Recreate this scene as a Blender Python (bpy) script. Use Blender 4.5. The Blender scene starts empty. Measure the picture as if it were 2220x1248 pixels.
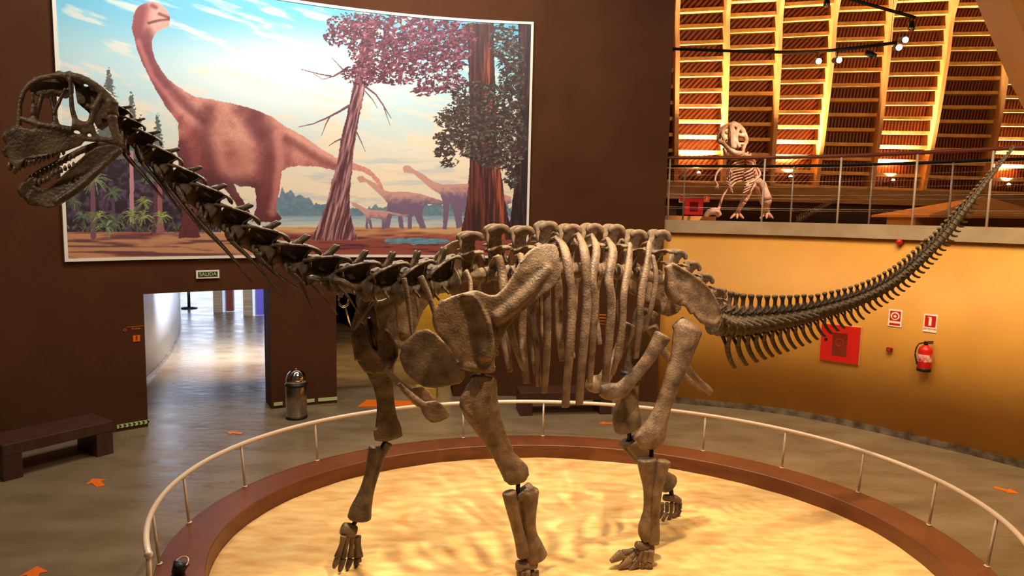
import bpy, bmesh, math, random
import numpy as np
from mathutils import Vector, Matrix
random.seed(7); rng = np.random.default_rng(7)
S = bpy.context.scene; COL = S.collection
# ------------------------------------------------------------------ camera
IMG_W, IMG_H, FPX = 2220, 1248, 1463.3
PITCH, ROLL, HC = .1073, .0219, 3.534
cam = bpy.data.objects.new('camera', bpy.data.cameras.new('camera')); COL.objects.link(cam)
cam.data.sensor_width = 36.0; cam.data.lens = FPX / IMG_W * 36.0; cam.data.clip_end = 200
cam.matrix_world = Matrix.Translation((0, 0, HC)) @ Matrix.Rotation(math.pi/2 - PITCH, 4, 'X') @ Matrix.Rotation(ROLL, 4, 'Z')
S.camera = cam
S.view_settings.view_transform = 'Standard'; S.view_settings.look = 'None'
S.view_settings.exposure = 0.0; S.view_settings.gamma = 1.0; S.view_settings.use_curve_mapping = False
# ------------------------------------------------------------------ world (dim warm hall air)
w = bpy.data.worlds.new('hall'); S.world = w; w.use_nodes = True
w.node_tree.nodes['Background'].inputs[0].default_value = (1.0, .72, .45, 1)
w.node_tree.nodes['Background'].inputs[1].default_value = .045
# ------------------------------------------------------------------ lamps of the hall and added fill lights
def aim(o, loc, to):
    o.location = loc
    o.rotation_euler = (Vector(to) - Vector(loc)).to_track_quat('-Z', 'Y').to_euler()
def spot(name, loc, to, power, color, deg, blend=.5, radius=.08):
    d = bpy.data.lights.new(name, 'SPOT'); d.energy = power; d.color = color
    d.spot_size = math.radians(deg); d.spot_blend = blend; d.shadow_soft_size = radius
    o = bpy.data.objects.new(name, d); COL.objects.link(o); aim(o, loc, to); return o
def area(name, loc, to, power, color, sx, sy):
    d = bpy.data.lights.new(name, 'AREA'); d.energy = power; d.color = color
    d.shape = 'RECTANGLE'; d.size = sx; d.size_y = sy
    o = bpy.data.objects.new(name, d); COL.objects.link(o); aim(o, loc, to); return o
WARM = (1.0, .72, .38); WARM2 = (1.0, .80, .55); COOL = (.62, .76, 1.0)
spot('podium_lamp', (1.6, 5.2, 8.2), (1.2, 5.0, 0), 2700, (1., .76, .44), 58, .6)
spot('podium_lamp', (-1.4, 8.2, 8.2), (-.4, 7.2, 0), 850, WARM, 60, .7)
spot('podium_lamp', (3.2, 8.0, 8.2), (2.2, 7.0, 0), 1000, WARM, 60, .7)
spot('torso_lamp', (2.6, 2.4, 7.8), (1.2, 6.6, 2.8), 1700, (1.0, .84, .66), 25, .8)
spot('back_lamp', (-2.4, 9.2, 8.0), (-1.5, 5.6, 3.4), 2000, WARM2, 44, .6)
for k, a in enumerate((-42, -32, -22, -12, -3)):
    ca, sa = math.cos(math.radians(a)), math.sin(math.radians(a))
    area('mural_lamp', (.559 + sa*7.1, 3.099 + ca*7.1, 8.6), (.559 + sa*9.89, 3.099 + ca*9.89, 4.4), (80, 80, 80, 78, 62)[k], (1.0, .95, .90), 1.4, .5)
for (x, y, tx, ty, p) in ((3.7, 9.2, 4.6, 12.3, 600), (5.4, 7.9, 6.6, 10.8, 640), (6.0, 5.4, 8.2, 8.8, 1150), (4.4, 6.4, 7.0, 9.6, 420)):
    spot('wall_lamp', (x, y, 7.4), (tx, ty, .1), p, (1.0, .78, .46), 66, .9, .5)
for (x, y, tx, ty, p) in ((-4.5, 6.5, -5.4, 9.4, 320), (3.0, 8.0, 5.2, 9.6, 420), (-1.0, 10.4, -1.2, 11.4, 300), (-5.5, 3.5, -5.2, 6.5, 240)):
    spot('floor_fill', (x, y, 8.2), (tx, ty, 0), p, (1.0, .82, .60), 76, 1., .2)  # unseen spots added to brighten the hall floor
for (x, y, tx, ty, p) in ((6.0, 13.0, 4.5, 19.5, 500), (9.0, 12.0, 10.0, 21.0, 500), (11.5, 11.0, 15.0, 22.0, 500)):
    spot('vault_fill', (x, y, 6.2), (tx, ty, 8.0), p, (1.0, .66, .32), 80, 1., .2)  # general warm fill added to lift the timber vault
spot('mezzanine_lamp', (6.6, 13.6, 7.6), (5.6, 16.4, 4.6), 1500, (1.0, .80, .62), 40, .8, .1)
area('hall_fill', (1.5, 6.0, 8.8), (1.6, 6.2, 0), 300, (1., .80, .54), 3, 3)  # added soft overhead fill for floor and lower walls
spot('neck_fill', (-4.6, 1.6, 7.0), (-2.2, 5.2, 3.6), 480, WARM2, 40, .8, .1)  # added fill for the neck and head, no fitting there
# ------------------------------------------------------------------ pixel rays
_cp, _sp, _cr, _sr = math.cos(PITCH), math.sin(PITCH), math.cos(ROLL), math.sin(ROLL)
def ray(a, b):
    X0, Y0 = a - IMG_W/2, b - IMG_H/2
    X = X0*_cr + Y0*_sr; Y = -X0*_sr + Y0*_cr
    return np.array([X/FPX, _cp - Y/FPX*_sp, -Y/FPX*_cp - _sp])
CAM = np.array([0., 0., HC])
def atz(a, b, z=0.):
    R = ray(a, b); return CAM + R*((z - HC)/R[2])
def aty(a, b, y):
    R = ray(a, b); return CAM + R*(y/R[1])
BN = np.array([-.3713, .9285, 0.]); BD = 5.905          # the skeleton's mid plane
def bp(a, b, lat=0.):
    R = ray(a, b); return CAM + R*((BD + lat)/(R @ BN))
def mirror(P):
    return np.asarray(P) - 2*((np.asarray(P) @ BN) - BD)[..., None]*BN
def project(P):
    x, y, z = P[..., 0], P[..., 1], P[..., 2] - HC
    d = y*_cp - z*_sp; u = y*_sp + z*_cp
    X = FPX*x/d; Y = -FPX*u/d
    return IMG_W/2 + X*_cr - Y*_sr, IMG_H/2 + X*_sr + Y*_cr
# ------------------------------------------------------------------ materials
def lin(c):
    return tuple(((v/255)/12.92 if v/255 <= .04045 else ((v/255 + .055)/1.055)**2.4) for v in c)
def mat(name, c1, c2=None, scale=4., rough=.5, metal=0., bump=0., bscale=None, stretch=(1, 1, 1), rough2=None, detail=6, spec=.5, contrast=.5):
    m = bpy.data.materials.new(name); m.use_nodes = True; nt = m.node_tree; N = nt.nodes; L = nt.links
    b = N['Principled BSDF']; b.inputs['Roughness'].default_value = rough; b.inputs['Metallic'].default_value = metal
    b.inputs['Specular IOR Level'].default_value = spec
    b.inputs['Base Color'].default_value = (*lin(c1), 1)
    if c2 is None and not bump: return m
    tc = N.new('ShaderNodeTexCoord'); mp = N.new('ShaderNodeMapping'); mp.inputs['Scale'].default_value = stretch
    L.new(tc.outputs['Object'], mp.inputs[0])
    n = N.new('ShaderNodeTexNoise'); n.inputs['Scale'].default_value = scale; n.inputs['Detail'].default_value = detail
    L.new(mp.outputs[0], n.inputs['Vector'])
    if c2 is not None:
        r = N.new('ShaderNodeValToRGB'); r.color_ramp.elements[0].position = .5 - contrast/2*.6; r.color_ramp.elements[1].position = .5 + contrast/2*.6
        r.color_ramp.elements[0].color = (*lin(c1), 1); r.color_ramp.elements[1].color = (*lin(c2), 1)
        L.new(n.outputs['Fac'], r.inputs[0]); L.new(r.outputs[0], b.inputs['Base Color'])
    if rough2 is not None:
        mr = N.new('ShaderNodeMapRange'); mr.inputs[1].default_value = .35; mr.inputs[2].default_value = .65
        mr.inputs[3].default_value = rough; mr.inputs[4].default_value = rough2
        L.new(n.outputs['Fac'], mr.inputs[0]); L.new(mr.outputs[0], b.inputs['Roughness'])
    if bump:
        n2 = N.new('ShaderNodeTexNoise'); n2.inputs['Scale'].default_value = bscale or scale*3; n2.inputs['Detail'].default_value = 5
        L.new(mp.outputs[0], n2.inputs['Vector'])
        bu = N.new('ShaderNodeBump'); bu.inputs['Strength'].default_value = bump; bu.inputs['Distance'].default_value = .02
        L.new(n2.outputs['Fac'], bu.inputs['Height']); L.new(bu.outputs[0], b.inputs['Normal'])
    return m
def glow(name, c, s):
    m = bpy.data.materials.new(name); m.use_nodes = True; b = m.node_tree.nodes['Principled BSDF']
    b.inputs['Base Color'].default_value = (*lin(c), 1); b.inputs['Emission Color'].default_value = (*lin(c), 1)
    b.inputs['Emission Strength'].default_value = s; return m
def slats(name, ang, sc=10.):
    m = mat(name, (120, 62, 28), (150, 84, 40), 3, rough=.5); nt = m.node_tree; N = nt.nodes; L = nt.links; b = N['Principled BSDF']
    tc = N.new('ShaderNodeTexCoord'); mp = N.new('ShaderNodeMapping'); mp.inputs['Rotation'].default_value = (0, ang, 0)
    wv = N.new('ShaderNodeTexWave'); wv.inputs['Scale'].default_value = sc/6.283*1.0; wv.bands_direction = 'X'; wv.inputs['Distortion'].default_value = .3
    L.new(tc.outputs['Object'], mp.inputs[0]); L.new(mp.outputs[0], wv.inputs['Vector'])
    r = N.new('ShaderNodeValToRGB'); r.color_ramp.elements[0].position = .3; r.color_ramp.elements[1].position = .6
    r.color_ramp.elements[0].color = (*lin((56, 16, 4)), 1); r.color_ramp.elements[1].color = (*lin((160, 80, 30)), 1)
    L.new(wv.outputs['Fac'], r.inputs[0]); L.new(r.outputs[0], b.inputs['Base Color'])
    bu = N.new('ShaderNodeBump'); bu.inputs['Strength'].default_value = .6; bu.inputs['Distance'].default_value = .03
    L.new(wv.outputs['Fac'], bu.inputs['Height']); L.new(bu.outputs[0], b.inputs['Normal']); return m
M = dict(
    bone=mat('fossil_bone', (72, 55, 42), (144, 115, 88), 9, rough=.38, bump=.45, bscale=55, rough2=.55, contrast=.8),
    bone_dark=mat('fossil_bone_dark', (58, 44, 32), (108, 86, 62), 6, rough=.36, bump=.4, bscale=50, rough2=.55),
    tooth=mat('tooth', (120, 104, 84), (70, 56, 44), 30, rough=.3),
    iron=mat('black_steel', (16, 14, 13), rough=.4, metal=.6),
    brown=mat('brown_wall_paint', (78, 46, 27), (86, 52, 31), 1.2, rough=.75, bump=.06, bscale=60, spec=.08),
    yellow=mat('ochre_wall_paint', (206, 142, 52), (216, 152, 60), 1.0, rough=.62, bump=.05, bscale=50),
    slab=mat('concrete_edge', (176, 150, 118), (160, 134, 102), 2.5, rough=.7, bump=.1),
    floor=mat('polished_concrete', (118, 98, 72), (134, 114, 88), 1.6, rough=.24, rough2=.36, bump=.3, bscale=5, stretch=(.7, 1.5, 1)),
    sand=mat('sand', (204, 146, 80), (238, 206, 142), 5, rough=.9, bump=.4, bscale=22, stretch=(.6, 1.6, 1), contrast=.9),
    wood=mat('varnished_wood', (104, 54, 28), (122, 68, 36), 1.8, rough=.40, stretch=(1, 1, 6)),
    bench=mat('dark_bench_wood', (66, 38, 26), (78, 46, 32), 3, rough=.45, stretch=(1, 5, 1)),
    rail=mat('satin_tan_metal', (222, 200, 178), rough=.32, metal=.15),
    steel=mat('brushed_steel', (190, 180, 168), (160, 150, 140), 30, rough=.22, metal=1., stretch=(1, 1, .05)),
    chrome=mat('chrome', (220, 218, 214), rough=.05, metal=1.),
    black=mat('black_plastic', (14, 13, 12), rough=.45),
    white=mat('white_frame', (238, 232, 216), rough=.5),
    red=mat('fire_red', (200, 20, 16), rough=.35),
    dkred=mat('dark_red_glass', (110, 16, 12), rough=.15),
    orange=mat('orange_vinyl', (240, 110, 20), rough=.5),
    signwhite=mat('sign_white', (246, 226, 204), rough=.5),
    green=mat('sign_green', (26, 60, 26), rough=.5),
    lime=mat('photoluminescent_strip', (206, 214, 150), rough=.5),
    purlin=mat('pale_timber', (216, 172, 104), (196, 148, 84), 5, rough=.5),
    rib=mat('glulam_rib', (190, 138, 84), (170, 118, 68), 3, rough=.5, stretch=(1, 1, .1)),
    slat_a=slats('slatted_cladding_diagonal', math.radians(-42), 17), slat_b=slats('slatted_cladding_upright', 0., 17),
    handrail=mat('red_brown_handrail', (110, 36, 16), rough=.35),
    pale_bone=mat('pale_pink_bone', (214, 168, 140), (170, 118, 92), 6, rough=.6, bump=.4),
    band=mat('board_marked_concrete', (150, 120, 86), (124, 96, 66), 2.5, rough=.8, stretch=(.4, .4, 8)),
    recess=mat('dark_recess_wall', (64, 44, 34), rough=.8),
    plaster=mat('white_plaster', (225, 226, 230), rough=.35),
    violet=mat('violet_panel', (84, 60, 150), rough=.5),
    ochre_panel=mat('yellow_panel', (200, 160, 60), (180, 140, 50), 2, rough=.6),
    canvas_tent=mat('orange_canvas', (236, 160, 84), rough=.7),
    soffit=mat('tan_soffit', (236, 168, 84), (226, 158, 78), 1, rough=.7),
    foilage=mat('grey_skirting', (150, 132, 112), (90, 76, 62), 6, rough=.3, metal=.5),
)
# ------------------------------------------------------------------ geometry collector
def cat(P, n):
    """catmull-rom through the rows of P (any width), n samples"""
    P = np.asarray(P, float)
    if len(P) < 3:
        t = np.linspace(0, 1, n)[:, None]; return P[0]*(1 - t) + P[-1]*t
    Q = np.vstack([2*P[0] - P[1], P, 2*P[-1] - P[-2]]); out = []
    for u in np.linspace(0, len(P) - 1 - 1e-9, n):
        i = int(u); t = u - i; a, b, c, d = Q[i], Q[i + 1], Q[i + 2], Q[i + 3]
        out.append(.5*(2*b + (c - a)*t + (2*a - 5*b + 4*c - d)*t*t + (3*b - a - 3*c + d)*t**3))
    return np.array(out)
class G:
    def __init__(s): s.v = []; s.f = []; s.mi = []
    def add(s, V, F, mi=0):
        o = len(s.v); s.v += [tuple(map(float, p)) for p in V]; s.f += [tuple(i + o for i in f) for f in F]; s.mi += [mi]*len(F); return s
    def box(s, c, d, rz=0., mi=0):
        c = np.asarray(c, float); x, y, z = [k/2 for k in d]; cs, sn = math.cos(rz), math.sin(rz); V = []
        for k in (-z, z):
            for (i, j) in ((-x, -y), (x, -y), (x, y), (-x, y)): V.append(c + np.array([i*cs - j*sn, i*sn + j*cs, k]))
        return s.add(V, [(3, 2, 1, 0), (4, 5, 6, 7), (0, 1, 5, 4), (1, 2, 6, 5), (2, 3, 7, 6), (3, 0, 4, 7)], mi)
    def loft(s, C, A, B=None, side=(0, 0, 1), K=10, mi=0, jitter=0.):
        C = np.asarray(C, float); n = len(C); A = np.ones(n)*A; B = A if B is None else np.ones(n)*B
        T = np.gradient(C, axis=0); T /= np.linalg.norm(T, axis=1)[:, None] + 1e-9; side = np.asarray(side, float); V = []
        for i in range(n):
            u = side - (side @ T[i])*T[i]
            if np.linalg.norm(u) < 1e-3: u = np.cross(T[i], (1, 0, 0)); 
            if np.linalg.norm(u) < 1e-3: u = np.cross(T[i], (0, 1, 0))
            u /= np.linalg.norm(u); v = np.cross(T[i], u)
            for k in range(K):
                a = 2*math.pi*k/K; j = 1 + jitter*random.uniform(-1, 1)
                V.append(C[i] + (u*A[i]*math.cos(a) + v*B[i]*math.sin(a))*j)
        F = [(i*K + k, i*K + (k + 1) % K, (i + 1)*K + (k + 1) % K, (i + 1)*K + k) for i in range(n - 1) for k in range(K)]
        F.append(tuple(range(K - 1, -1, -1))); F.append(tuple((n - 1)*K + k for k in range(K)))
        return s.add(V, F, mi)
    def prism(s, P, d, mi=0):
        """polygon P (3D points, roughly planar) extruded by vector d, centred"""
        P = np.asarray(P, float); d = np.asarray(d, float); n = len(P)
        return s.add(list(P - d/2) + list(P + d/2), [tuple(range(n - 1, -1, -1)), tuple(range(n, 2*n))] + [(i, (i + 1) % n, n + (i + 1) % n, n + i) for i in range(n)], mi)
    def ball(s, c, r, n=8, m=12, mi=0, sc=(1, 1, 1)):
        C = []; R = []
        for i in range(n + 1):
            a = math.pi*i/n; C.append((c[0], c[1], c[2] - r*sc[2]*math.cos(a))); R.append(max(r*math.sin(a), r*.02))
        return s.loft(C, np.array(R)*sc[0], np.array(R)*sc[1], side=(1, 0, 0), K=m, mi=mi)
    def lathe(s, c, prof, K=32, mi=0):
        C = np.array([(c[0], c[1], c[2] + z) for r, z in prof]); V = []
        for (r, z) in prof:
            for k in range(K): a = 2*math.pi*k/K; V.append((c[0] + r*math.cos(a), c[1] + r*math.sin(a), c[2] + z))
        n = len(prof)
        F = [(i*K + k, i*K + (k + 1) % K, (i + 1)*K + (k + 1) % K, (i + 1)*K + k) for i in range(n - 1) for k in range(K)]
        F.append(tuple(range(K - 1, -1, -1))); F.append(tuple((n - 1)*K + k for k in range(K)))
        return s.add(V, F, mi)
    def mesh(s, name, mats, smooth=True):
        me = bpy.data.meshes.new(name); me.from_pydata(s.v, [], s.f)
        for m in (mats if isinstance(mats, (list, tuple)) else [mats]): me.materials.append(m)
        if any(s.mi): me.polygons.foreach_set('material_index', s.mi)
        bm = bmesh.new(); bm.from_mesh(me); bmesh.ops.recalc_face_normals(bm, faces=bm.faces); bm.to_mesh(me); bm.free()
        if smooth: me.polygons.foreach_set('use_smooth', [True]*len(me.polygons))
        me.update(); return me
def fuse(g, name, m, voxel, smooth=6):
    """melt overlapping pieces into one organic surface"""
    me = g.mesh(name, m); o = bpy.data.objects.new(name + '_raw', me); COL.objects.link(o)
    r = o.modifiers.new('r', 'REMESH'); r.mode = 'VOXEL'; r.voxel_size = voxel; r.use_smooth_shade = True
    if smooth: sm = o.modifiers.new('s', 'SMOOTH'); sm.factor = .5; sm.iterations = smooth
    dg = bpy.context.evaluated_depsgraph_get(); dg.update()
    out = bpy.data.meshes.new_from_object(o.evaluated_get(dg)); out.name = name
    if not out.materials: out.materials.append(m)
    bpy.data.objects.remove(o); bpy.data.meshes.remove(me); return out
I4 = Matrix.Identity(4); WM = {}
def put(name, me, parent=None, world=I4):
    o = bpy.data.objects.new(name, me); COL.objects.link(o)
    if parent is not None: o.parent = parent; o.matrix_parent_inverse = WM[parent.name].inverted_safe()
    o.matrix_basis = world; WM[o.name] = world.copy(); return o
def tag(o, label, category, group=None, kind=None):
    if label: o['label'] = label
    if category: o['category'] = category
    if group: o['group'] = group
    if kind: o['kind'] = kind
    return o
def thing(name, loc, label, category, group=None, rz=0.):
    o = bpy.data.objects.new(name, None); COL.objects.link(o); Mx = Matrix.Translation(Vector([float(v) for v in loc])) @ Matrix.Rotation(rz, 4, 'Z')
    o.matrix_basis = Mx; o.empty_display_size = .2; WM[o.name] = Mx.copy(); return tag(o, label, category, group)
def struct(name, me):
    return tag(put(name, me), None, None, kind='structure')
def dup(src, world, label=None, **kw):
    """copy a thing and its parts (and their sub-parts)"""
    def rec(s, par, w):
        c = s.copy(); COL.objects.link(c)
        if par is not None: c.parent = par
        else: c.matrix_basis = w
        WM[c.name] = w.copy() if par is None else I4
        for ch in s.children: rec(ch, c, w)
        return c
    c = rec(src, None, world)
    if label: c['label'] = label
    return c
def bevelled(o, w=.01, seg=2):
    b = o.modifiers.new('bevel', 'BEVEL'); b.width = w; b.segments = seg; b.limit_method = 'ANGLE'; return o
# ================================================================== THE SETTING
WC = np.array([.559, 3.099]); WR = 9.89          # the brown wall is an arc of this circle
def wpt(a, r, z): return np.array([WC[0] + math.sin(math.radians(a))*r, WC[1] + math.cos(math.radians(a))*r, z])
def wang(P): return math.degrees(math.atan2(P[0] - WC[0], P[1] - WC[1]))
def on_wall(px, py, r=WR):
    R = ray(px, py); A = R[0]**2 + R[1]**2; B = -2*(R[0]*WC[0] + R[1]*WC[1]); Cc = WC @ WC - r*r
    return CAM + R*((-B + math.sqrt(B*B - 4*A*Cc))/(2*A))
def arcbox(g, a0, a1, r0, r1, z0, z1, step=.75, mi=0):
    n = max(1, int(round(abs(a1 - a0)/step))); V = []; F = []
    for i in range(n + 1):
        a = a0 + (a1 - a0)*i/n
        V += [wpt(a, r0, z0), wpt(a, r1, z0), wpt(a, r1, z1), wpt(a, r0, z1)]
    for i in range(n):
        o = 4*i
        F += [(o, o + 4, o + 5, o + 1), (o + 1, o + 5, o + 6, o + 2), (o + 2, o + 6, o + 7, o + 3), (o + 3, o + 7, o + 4, o)]
    F += [(0, 1, 2, 3), (4*n + 3, 4*n + 2, 4*n + 1, 4*n)]
    return g.add(V, F, mi)
g = G().add([(-30, -4, 0), (26, -4, 0), (26, 36, 0), (-30, 36, 0)], [(0, 1, 2, 3)]); struct('floor', g.mesh('floor', M['floor'], False))
aL = wang(atz(322, 925)); aR = wang(atz(590, 889)); aP = wang(atz(730, 872)); aQ = wang(atz(986, 872)); aE = 13.3
THK = .62; HEAD = 2.16
g = G()
for (a0, a1, z0, z1) in ((-100, aL, 0, 9.5), (aL, aR, HEAD, 9.5), (aR, aP, 0, 9.5), (aP, aQ, HEAD, 9.5), (aQ, aE, 0, 9.5)):
    arcbox(g, a0, a1, WR, WR + THK, z0, z1)
wall_left = struct('wall_left', g.mesh('wall_left', M['brown'], False))
# ochre wall: a curve that comes forward to the right
YP = [(2.2, 12.98), (3.5, 12.66), (4.5, 12.36), (5.34, 11.94), (6.09, 11.33), (6.75, 10.6), (7.58, 9.6), (8.5, 8.2), (9.2, 6.6), (9.6, 4.8), (9.8, 2.5)]
YC = cat(YP, 90)
def offs(C, d):
    T = np.gradient(C, axis=0); T /= np.linalg.norm(T, axis=1)[:, None]; return C + d*np.stack([-T[:, 1], T[:, 0]], 1)
def ribbon(g, A, B, z0, z1, mi=0):
    n = len(A); V = []
    for i in range(n): V += [(*A[i], z0), (*B[i], z0), (*B[i], z1), (*A[i], z1)]
    F = []
    for i in range(n - 1):
        o = 4*i; F += [(o, o + 4, o + 5, o + 1), (o + 1, o + 5, o + 6, o + 2), (o + 2, o + 6, o + 7, o + 3), (o + 3, o + 7, o + 4, o)]
    F += [(0, 1, 2, 3), (4*n - 1, 4*n - 2, 4*n - 3, 4*n - 4)]
    return g.add(V, F, mi)
struct('wall_right', ribbon(G(), YC, offs(YC, .25), 0, 3.28).mesh('wall_right', M['yellow']))
struct('trim_1', ribbon(G(), offs(YC, -.07), offs(YC, .30), 3.28, 3.515).mesh('slab_edge', M['slab'], False))
struct('baseboard_right', ribbon(G(), offs(YC, -.02), offs(YC, 0.), 0, .11).mesh('skirting', M['foilage'], False))
inner = offs(YC, .30)
g = G(); V = [(*p, 3.3) for p in inner] + [(24, 2.5, 3.3), (24, 27, 3.3), (2.2, 27, 3.3)]
g.prism(V, (0, 0, .4)); struct('floor', g.mesh('mezzanine_floor', M['slab'], False))
# rooms behind the brown wall
struct('wall_back', G().add([(-30, 33.5, 0), (-6, 33.5, 0), (-6, 33.5, 7.5), (-30, 33.5, 7.5)], [(0, 1, 2, 3)]).mesh('corridor_end', M['plaster'], False))
GLOWPANE = glow('added_daylight_glow', (214, 226, 255), 4.6)
wn = struct('added_window_glow', G().box((-11.5, 33.42, 2.3), (10.5, .1, 4.2)).mesh('added_window_glow', M['white'], False))  # unseen glowing window, added and sized for sheen on the corridor floor
for k in range(5):
    put('pane', G().box((-15.7 + k*2.1, 33.34, 2.3), (1.95, .05, 4.0)).mesh('pane', GLOWPANE, False), wn)
spot('corridor_fill', (-5.6, 14.2, 3.1), (-9.0, 21.0, 0), 4200, COOL, 110, .8)  # added cool spot behind the opening, stands in for corridor daylight
spot('corridor_wall_fill', (-7.2, 21.5, 2.9), (-8.6, 16.5, 1.5), 420, (.75, .82, 1.), 70, .8)  # unseen cool spot added to brighten the curved corridor wall
spot('corridor_fill', (-5.9, 15.0, 3.1), (-6.4, 15.6, 0), 1000, (1., .82, .62), 90, .9)
base = cat([atz(*p)[:2] for p in ((300, 838), (322, 820), (345, 797), (368, 768), (383, 740), (391, 712), (392, 690))], 40)
base = np.vstack([base, base[-1] + (-1.5, 3)])
g = ribbon(G(), base, base + np.array([-.25, .1]), 0, 3.6)
struct('wall_front', g.mesh('curved_corridor_wall', M['plaster']))
struct('baseboard_front', ribbon(G(), base + np.array([.03, -.01]), base, 0, .09).mesh('corridor_skirting', M['foilage'], False))
g = G(); P0, P1 = np.array([-3.62, 12.75]), np.array([-6.5, 23.2])
ribbon(g, np.array([P0, P1]), np.array([P0 + (.2, 0), P1 + (.2, 0)]), 0, 3.28)
struct('wall_side', g.mesh('partition', M['brown'], False))
struct('wall_far', G().box((-1.4, 23.2, 1.64), (10.6, .2, 3.28)).mesh('room_end', M['recess'], False))
struct('ceiling', G().box((-1.6, 18.5, 3.4), (9.9, 9.6, .2)).mesh('room_ceiling', M['recess'], False))
a = aty(862, 740, 18.6); b = aty(1010, 740, 18.6)
t = thing('yellow_display_panel', ((a[0] + b[0])/2, 18.6, 0), 'tall yellow display panel seen through the opening right of the steel bin', 'panel')
put('board', G().box(((a[0] + b[0])/2, 18.6, 1.35), (b[0] - a[0], .2, 2.6)).mesh('board', M['ochre_panel'], False), t)
put('plinth', G().box(((a[0] + b[0])/2, 18.5, .03), (b[0] - a[0] + .3, .5, .06)).mesh('plinth', M['slab'], False), t)
a = atz(922, 862); t = put('low_plinth', G().box((a[0], a[1] + .15, .09), (.42, .3, .18)).mesh('low_plinth', M['ochre_panel'], False))
tag(t, 'low pale yellow block on the floor in the second opening', 'block')
spot('display_lamp', (-1.2, 16.2, 3.2), (-2.2, 18.4, 1.4), 420, WARM, 80, .8)
spot('display_lamp', (-3.4, 15.4, 3.2), (-3.9, 15.6, 0), 420, WARM, 90, .8)
# ------------------------------------------------------------------ timber vault behind the mezzanine
RB = [(1360, 1352), (1464, 1469), (1567, 1579), (1671, 1695), (1768, 1816), (1887, 1938), (1999, 2072), (2131, 2208), (2272, 2362)]
ribs = []
for k, (pb, pt) in enumerate(RB):
    yb = 19.6 + (pb - 1360)*.0034; f = 400 + (pb - 1464)*.045
    P = [aty(pb, f, yb), aty(pb*.62 + pt*.38, f - 150, yb - .15), aty(pb*.3 + pt*.7, 130, yb - .7), aty(pt, 0, yb - 1.5)]
    P[0][2] = 4.6
    e = P[3] + (P[3] - P[2])*1.3 + np.array([0, -1.2, -.1]); P.append(e)
    ribs.append(cat(P, 60))
RN = np.array([0, 1., 0])
for k, Rb in enumerate(ribs):
    g = G(); g.loft(Rb + (0, .05, 0), .075*1.5, .22, side=(1, 0, 0), K=4)
    V = []
    n = len(Rb)
    for i in range(n):
        c = Rb[i]; V += [c + (-.06, -.1, 0), c + (.06, -.1, 0), c + (.06, .42, 0), c + (-.06, .42, 0)]
    F = []
    for i in range(n - 1):
        o = 4*i; F += [(o + j, o + (j + 1) % 4, o + 4 + (j + 1) % 4, o + 4 + j) for j in range(4)]
    g = G().add(V, F + [(3, 2, 1, 0), (4*n - 4, 4*n - 3, 4*n - 2, 4*n - 1)])
    struct('trim_%d' % (k + 2), g.mesh('timber_rib', M['rib'], False))
back = None
for k in range(len(ribs) - 1):
    A, B = ribs[k] + (0, .42, 0), ribs[k + 1] + (0, .42, 0); n = len(A)
    g = G().add([*A, *B], [(i, n + i, n + i + 1, i + 1) for i in range(n - 1)])
    o = put('cladding', g.mesh('cladding', M['slat_a'] if k < 4 else M['slat_b'], False), back)
    if back is None: back = o; o.name = 'wall_back'; WM[o.name] = I4; tag(o, None, None, kind='structure')
    # purlins, one every 0.43 m up the shell
    A, B = ribs[k], ribs[k + 1]; sA = np.r_[0, np.cumsum(np.linalg.norm(np.diff(A, axis=0), axis=1))]; sB = np.r_[0, np.cumsum(np.linalg.norm(np.diff(B, axis=0), axis=1))]
    s0 = .02
    while s0 < min(sA[-1], sB[-1]) - .1:
        a = np.array([np.interp(s0, sA, A[:, j]) for j in range(3)]) + (.06, .1, 0); b = np.array([np.interp(s0*1.04, sB, B[:, j]) for j in range(3)]) + (-.06, .1, 0)
        q = G(); dz = np.array([0, 0, .05]); dy = np.array([0, .26, 0])
        q.add([a - dz, b - dz, b - dz + dy, a - dz + dy, a + dz, b + dz, b + dz + dy, a + dz + dy], [(3, 2, 1, 0), (4, 5, 6, 7), (0, 1, 5, 4), (1, 2, 6, 5), (2, 3, 7, 6), (3, 0, 4, 7)])
        put('purlin', q.mesh('purlin', M['purlin'], False), back); s0 += .432
low = np.array([[r[0][0], r[0][1]] for r in ribs])
struct('trim_20', ribbon(G(), low + (0, -.25), low + (0, .5), 4.12, 4.58).mesh('concrete_band', M['band'], False))
struct('wall_mezzanine', ribbon(G(), low + (0, .15), low + (0, .4), 3.5, 4.12).mesh('recess_wall', M['recess'], False))
# uplights at the foot of every other bay
for k, (px, py) in zip((1, 3, 5, 7), ((1515, 372), (1714, 384), (1936, 396), (2186, 410))):
    c = (ribs[k][0] + ribs[k + 1][0])/2 + (0, -.12, 0); c = aty(px, py, c[1]); c = np.array([c[0], c[1], 4.86])
    t = thing('wall_uplight', c, 'small glowing wall uplight at the foot of the %s lit timber bay' % {1: 'first', 3: 'second', 5: 'third', 7: 'fourth'}[k], 'wall light', 'uplights under the timber bays')
    put('bowl', G().lathe(c, [(.02, -.07), (.07, -.05), (.1, 0), (.1, .012), (.085, .012), (.02, -.03)], 20).mesh('bowl', M['steel']), t)
    put('bracket', G().box(c + (0, .25, -.04), (.04, .5, .03)).mesh('bracket', M['steel'], False), t)
    put('glowing_lamp', G().ball(c + (0, 0, .02), .05).mesh('glowing_lamp', glow('lamp_filament_%d' % k, (255, 236, 200), 30)), t)
    o = spot('uplight_lamp', c + (0, -.02, .09), c + (0, .16, 3.0), 5200, (1., .74, .40), 118, .9, .05)
    o.parent = t; o.matrix_parent_inverse = WM[t.name].inverted()
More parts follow.
